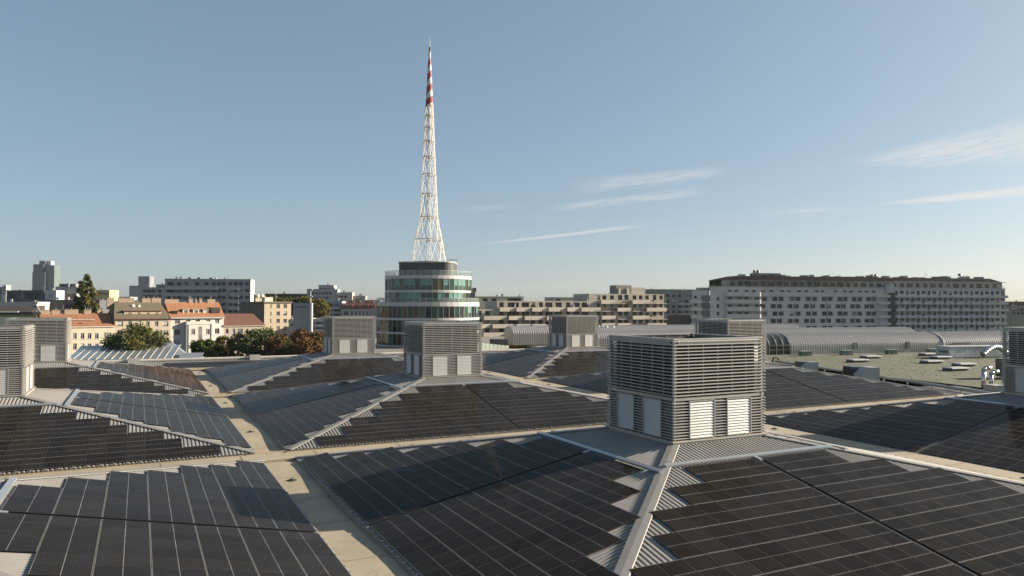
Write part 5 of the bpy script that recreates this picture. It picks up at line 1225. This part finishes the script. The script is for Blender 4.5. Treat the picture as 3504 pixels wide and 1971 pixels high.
# ================================================================ glass canopy and trees (left)
f = Fr(225, 150, 100); root = f.root('glass_canopy'); tag(root, 'sloping glass canopy roof with pale bars below the cream house', 'canopy')
w = f.X(590); ze, zr = f.Z(300, 1230), f.Z(300, 1183, 13)
M_CAN = mat('canopy_glass', (0.20, 0.235, 0.26), 0.2, 0.0, 0.12, 0.4, spec=0.8)
n = 14; slope = math.atan2(zr - ze, 13)
for k in range(n):
    x0, x1 = w * k / n + 0.07, w * (k + 1) / n - 0.07
    mb = MB(); mb.add([(x0, 0, ze), (x1, 0, ze), (x1, 13, zr), (x0, 13, zr), (x0, 0, ze - 0.08), (x1, 0, ze - 0.08), (x1, 13, zr - 0.08), (x0, 13, zr - 0.08)], [(0, 1, 2, 3), (7, 6, 5, 4), (0, 4, 5, 1), (1, 5, 6, 2), (2, 6, 7, 3), (3, 7, 4, 0)]); mb.build('glass_pane', M_CAN, root)
for k in range(n + 1):
    mb = MB(); x = w * k / n; mb.tube((x, -0.3, ze - 0.02), (x, 13.2, zr - 0.02 + 0.03), 0.08, 0.08, 4); mb.build('bar', M_WHITE, root)
    if k % 2 == 0: part(root, 'post', M_WHITE, (x - 0.1, x + 0.1, -0.1, 0.1, 0, ze - 0.12))
part(root, 'eave_gutter', M_FASC, (-0.2, w + 0.2, -0.55, -0.05, ze - 0.9, ze - 0.2)); part(root, 'eave_trim', M_WHITE, (-0.2, w + 0.2, -0.6, -0.31, ze - 0.18, ze - 0.06))
mb = MB(); x0, x1 = f.X(560, 13), f.X(640, 13); zt_ = f.Z(590, 1168, 13)
mb.add([(x0, 8, ze + 0.6), (x1 + 1, 8, ze - 0.4), (x1 - 3.2, 13, zt_), (x0, 13, zt_)], [(0, 1, 2, 3)]); mb.add([(x1 - 3.2, 13, zt_), (x1 + 1, 8, ze - 0.4), (x1 + 1, 13, ze - 0.4)], [(0, 1, 2)]); mb.build('gable_sheet', mat('canopy_sheet', (0.27, 0.30, 0.33), 0.4, 0.2, 0.1), root, raw=True)
f = Fr(612, 158, 100); root = f.root('grey_shed'); tag(root, 'low grey sheet roof shed right of the glass canopy', 'shed')
w = f.X(690); z0, z1 = f.Z(650, 1225), f.Z(650, 1207, 6); shell(root, 'wall', mat('shed_wall', (0.3, 0.3, 0.3), 0.7, 0, 0.1), 0, w, 0.3, 6, 0, z0 - 0.1, front=True)
for k in range(5):
    mb = MB(); mb.add([(w * k / 5 + 0.02, 0, z0), (w * (k + 1) / 5 - 0.02, 0, z0), (w * (k + 1) / 5 - 0.02, 6, z1), (w * k / 5 + 0.02, 6, z1), (w * k / 5 + 0.02, 0, z0 - 0.08), (w * (k + 1) / 5 - 0.02, 0, z0 - 0.08), (w * (k + 1) / 5 - 0.02, 6, z1 - 0.08), (w * k / 5 + 0.02, 6, z1 - 0.08)], [(0, 1, 2, 3), (7, 6, 5, 4), (0, 4, 5, 1), (1, 5, 6, 2), (2, 6, 7, 3), (3, 7, 4, 0)]); mb.build('roof_panel', mat('canopy_sheet', (0.27, 0.30, 0.33)), root)

def leafmat(name, col):
    m = mat(name, tuple(c / 0.76 for c in col), 0.75, 0, 0.45, 0.7, spec=0.2); return m
LEAF = {'green': leafmat('leaf_green', (0.060, 0.085, 0.022)), 'dark': leafmat('leaf_dark', (0.028, 0.045, 0.014)), 'yellow': leafmat('leaf_yellow', (0.17, 0.125, 0.028)), 'olive': leafmat('leaf_olive', (0.105, 0.105, 0.028)),
        'orange': leafmat('leaf_orange', (0.145, 0.068, 0.024)), 'brown': leafmat('leaf_brown', (0.10, 0.056, 0.026)), 'pale': leafmat('leaf_pale', (0.20, 0.16, 0.07))}
M_BARK = mat('bark', (0.11, 0.085, 0.06), 0.9, 0, 0.3, 2.0, 0.4)
def tree(name, label, u, d, v_top, w_px, v_bot, cols, n=3600, leaf=0.34, shape='round', dens=1.0, seed=0, group=None):
    rg = np.random.default_rng(100 + seed); p = at(u, v_top, d); zt_ = p[2] - GROUND; zb_ = at(u, v_bot, d)[2] - GROUND
    rx = w_px / (FPX / d) / 2; H_ = zt_ - zb_; zc = (zt_ + zb_) / 2
    root = empty(name, (p[0], p[1], GROUND), rg.uniform(0, 6.28)); tag(root, label, 'tree', group)
    # trunk and limbs
    mb = MB(); tr = max(0.12, rx * 0.045); mb.tube((0, 0, 0), (0, 0, zb_ + H_ * 0.35), tr * 1.3, tr, 8); mb.tube((0, 0, zb_ + H_ * 0.35), (rg.uniform(-.3, .3), rg.uniform(-.3, .3), zt_ - H_ * 0.12), tr, tr * 0.25, 6)
    # clumps
    cl_ = []
    ncl = int(46 + rx * 7) if shape == 'round' else 170
    for k in range(ncl):
        while True:
            q = rg.uniform(-1, 1, 3)
            if np.linalg.norm(q) <= 1: break
        r_ = np.linalg.norm(q) + 1e-6; q = q / r_ * r_ ** 0.45
        if shape == 'column':
            t_ = rg.uniform(0, 1); sp = rg.integers(0, 4); off = [(-.42, 0), (.1, .1), (.40, -.1), (0, -.3)][sp]; top = [0.86, 1.0, 0.97, 0.80][sp]
            an = rg.uniform(0, 6.28); rr = rx * (0.50 * (1 - t_ ** 2.6) + 0.05) * rg.uniform(0.3, 1.0)
            c = np.array([off[0] * rx * (1 - 0.25 * t_) + rr * math.cos(an), off[1] * rx + rr * math.sin(an), zb_ + H_ * top * t_]); cr = rx * rg.uniform(0.17, 0.29) * (1.1 - 0.5 * t_)
        else:
            c = np.array([q[0] * rx * 0.86, q[1] * rx * 0.86, zc + q[2] * H_ * 0.44]); 
            if q[2] > 0.3: c[:2] *= 1.0 - 0.35 * (q[2] - 0.3)
            cr = rx * rg.uniform(0.20, 0.36)
        cl_.append((c, cr))
    for c, cr in cl_[::2]:
        z0 = min(max(zb_ + H_ * 0.1, c[2] - H_ * rg.uniform(0.15, 0.4)), zb_ + H_ * 0.7); mb.tube((0, 0, z0), tuple(c), tr * 0.4, tr * 0.1, 5)
    mb.build('trunk', M_BARK, root, raw=True)
    per = int(n * dens / len(cl_)); V = []; Fc = []; MI = []
    for c, cr in cl_:
        mi = rg.choice(len(cols), p=np.array([w for _, w in cols]) / sum(w for _, w in cols))
        for k in range(per):
            q = rg.normal(0, 1, 3); q = q / np.linalg.norm(q) * cr * rg.uniform(0.35, 1.05); q[2] *= 0.8
            ctr = c + q; a2 = rg.normal(0, 1, 3); a2 /= np.linalg.norm(a2); b2 = np.cross(a2, rg.normal(0, 1, 3)); b2 /= np.linalg.norm(b2)
            s_ = leaf * rg.uniform(0.55, 1.25); i0 = len(V)
            V += [tuple(ctr - a2 * s_ * 0.55), tuple(ctr + b2 * s_ * 0.32), tuple(ctr + a2 * s_ * 0.55), tuple(ctr - b2 * s_ * 0.32)]
            Fc.append((i0, i0 + 1, i0 + 2, i0 + 3)); MI.append(int(mi) if rg.random() < 0.8 else int(rg.integers(0, len(cols))))
    me = bpy.data.meshes.new('crown'); me.from_pydata(V, [], Fc)
    for nm, _ in cols: me.materials.append(LEAF[nm])
    me.polygons.foreach_set('material_index', MI); me.update(); inst('crown', me, root)
    return root
tree('poplar_tree', 'tall columnar poplar rising above the orange roofs', 294, 288, 942, 96, 1095, [('green', 3), ('olive', 4), ('dark', 2), ('yellow', 1)], 20000, 0.62, 'column', seed=1)
tree('street_tree', 'broad yellow green tree in front of the beige house', 470, 166, 1114, 205, 1240, [('green', 3), ('olive', 3), ('dark', 3), ('yellow', 1)], 12000, 0.48, seed=2)
G_ = 'trees along the street behind the hall'
TR = [(700, 178, 1158, 95, 1235, [('olive', 3), ('dark', 2), ('green', 2)], 'small rounded green tree below the projecting bay'),
      (765, 182, 1146, 80, 1235, [('olive', 3), ('green', 2), ('yellow', 1)], 'olive green tree second from the left of the bush row'),
      (815, 186, 1132, 70, 1230, [('pale', 4), ('olive', 1)], 'thin pale bare looking tree in the bush row'),
      (862, 176, 1122, 95, 1235, [('dark', 4), ('green', 2)], 'dark green tree beside the thin pale one'),
      (905, 180, 1112, 120, 1235, [('green', 3), ('dark', 3), ('olive', 2)], 'tallest green tree before the ochre block'),
      (955, 174, 1143, 105, 1235, [('brown', 3), ('orange', 1), ('olive', 1)], 'brownish tree right of the tallest green one'),
      (990, 168, 1172, 100, 1235, [('dark', 2), ('brown', 4)], 'low dark brown bush in front of the autumn trees'),
      (1030, 184, 1122, 95, 1235, [('orange', 4), ('brown', 3)], 'rust orange autumn tree before the stair tower'),
      (1087, 180, 1130, 90, 1235, [('brown', 3), ('orange', 3), ('olive', 1)], 'orange brown autumn tree beside the farthest louvred tower'),
      (1055, 165, 1160, 110, 1235, [('brown', 3), ('orange', 2)], 'low brown autumn bush between the two orange trees')]
for k, (u, d, vt, wp, vb, cols, lb) in enumerate(TR):
    tree('autumn_tree' if k > 4 else 'street_tree', lb, u, d, vt, wp, vb, cols, 6000, 0.44, seed=10 + k, dens=0.45 if 'thin' in lb else 1.0, group=G_)
tree('yellow_tree', 'golden yellow tree behind the white edged stair tower', 1093, 300, 1018, 70, 1098, [('yellow', 4), ('olive', 2)], 4500, 0.65, seed=30)
for k, u in enumerate((935, 985, 1040)):
    tree('skyline_tree', ('left', 'middle', 'right')[k] + ' one of three olive tree tops above the ochre block roof', u, 330, 1015 + 3 * (k % 2), 75, 1060, [('olive', 3), ('yellow', 2), ('dark', 2)], 3500, 0.7, seed=40 + k, group='olive tree tops behind the ochre block')
tree('yellow_tree', 'small yellow tree between the sandy and grey apartment blocks', 2300, 340, 1086, 60, 1130, [('yellow', 3), ('brown', 2)], 2200, 0.6, seed=50)
# dry planting before the arched vault
mb = MB(); rg = np.random.default_rng(9); pa, pb = onz(1735, 1186, ZG), onz(1830, 1193, ZG)
for k in range(700):
    t_ = rg.uniform(0, 1); c = pa + (pb - pa) * t_ + np.array([0, rg.uniform(-2, 2), 0]); h_ = rg.uniform(0.2, 0.7); a2 = rg.uniform(0, 3.14); dx_, dy_ = 0.3 * math.cos(a2), 0.3 * math.sin(a2)
    mb.add([(c[0] - dx_, c[1] - dy_, ZG - 0.25), (c[0] + dx_, c[1] + dy_, ZG - 0.25), (c[0] + rg.uniform(-.2, .2), c[1], ZG + h_)], [(0, 1, 2)])
tag(mb.build('dry_planting', LEAF['orange'], raw=True), 'rust coloured dry planting before the arched vault', 'plants', kind='stuff')

# ================================================================ distant horizon
mb = MB(); n = 120
for k in range(n + 1):
    a2 = R(-30 + 110 * k / n); d_ = 4200 + 500 * math.sin(k * 0.7); h_ = 26 + 14 * math.sin(k * 0.23) + 7 * math.sin(k * 0.91 + 1)
    mb.v += [(CAM[0] + d_ * math.sin(a2), CAM[1] + d_ * math.cos(a2), GROUND - 1), (CAM[0] + (d_ + 300) * math.sin(a2), CAM[1] + (d_ + 300) * math.cos(a2), GROUND + h_)]
for k in range(n): mb.f.append((2 * k, 2 * k + 2, 2 * k + 3, 2 * k + 1)); mb.m.append(0)
tag(mb.build('hills', mat('far_woods', (0.075, 0.085, 0.07), 0.9, 0, 0.3, 0.004), raw=True), kind='structure')
FARB = [(3462, 3520, 420, 1050, (0.28, 0.26, 0.22), 'sandy far block cut by the right edge'), (3490, 3560, 520, 1034, (0.12, 0.075, 0.06), 'dark red far roofs at the right edge'), (375, 446, 620, 1018, (0.42, 0.42, 0.42), 'pale low skyline block left of the far high rises'),
        (1236, 1300, 480, 1029, (0.34, 0.33, 0.32), 'grey skyline block left of the glass tower'), (255, 335, 560, 1012, (0.33, 0.33, 0.34), 'grey skyline block behind the poplar'), (425, 490, 520, 1030, (0.3, 0.3, 0.3), 'grey roofs below the far high rises')]
for u0, u1, d, vt, c, lb in FARB:
    slab('far_block', lb, 'building', u0, u1, d, 112, vt, 14, c, (vt + 10, vt + 22), [u for u in np.linspace(u0 + 8, u1 - 8, max(2, int((u1 - u0) / 14)))], (2.0, 1.6), group='far blocks on the skyline')

# ---------------------------------------------------------------- thin autumn haze over the city
mb = MB(); mb.box(-2600, 2600, -1500, 5200, GROUND - 2.0, 135.0)
hzm = bpy.data.materials.new('haze_air'); hzm.use_nodes = True; nt = hzm.node_tree; nt.nodes.clear()
vo = nt.nodes.new('ShaderNodeVolumePrincipled'); vo.inputs['Color'].default_value = (0.86, 0.92, 1.0, 1); vo.inputs['Density'].default_value = 0.00004; vo.inputs['Anisotropy'].default_value = 0.2
ou = nt.nodes.new('ShaderNodeOutputMaterial'); nt.links.new(vo.outputs[0], ou.inputs['Volume'])
tag(mb.build('haze', hzm), kind='stuff')
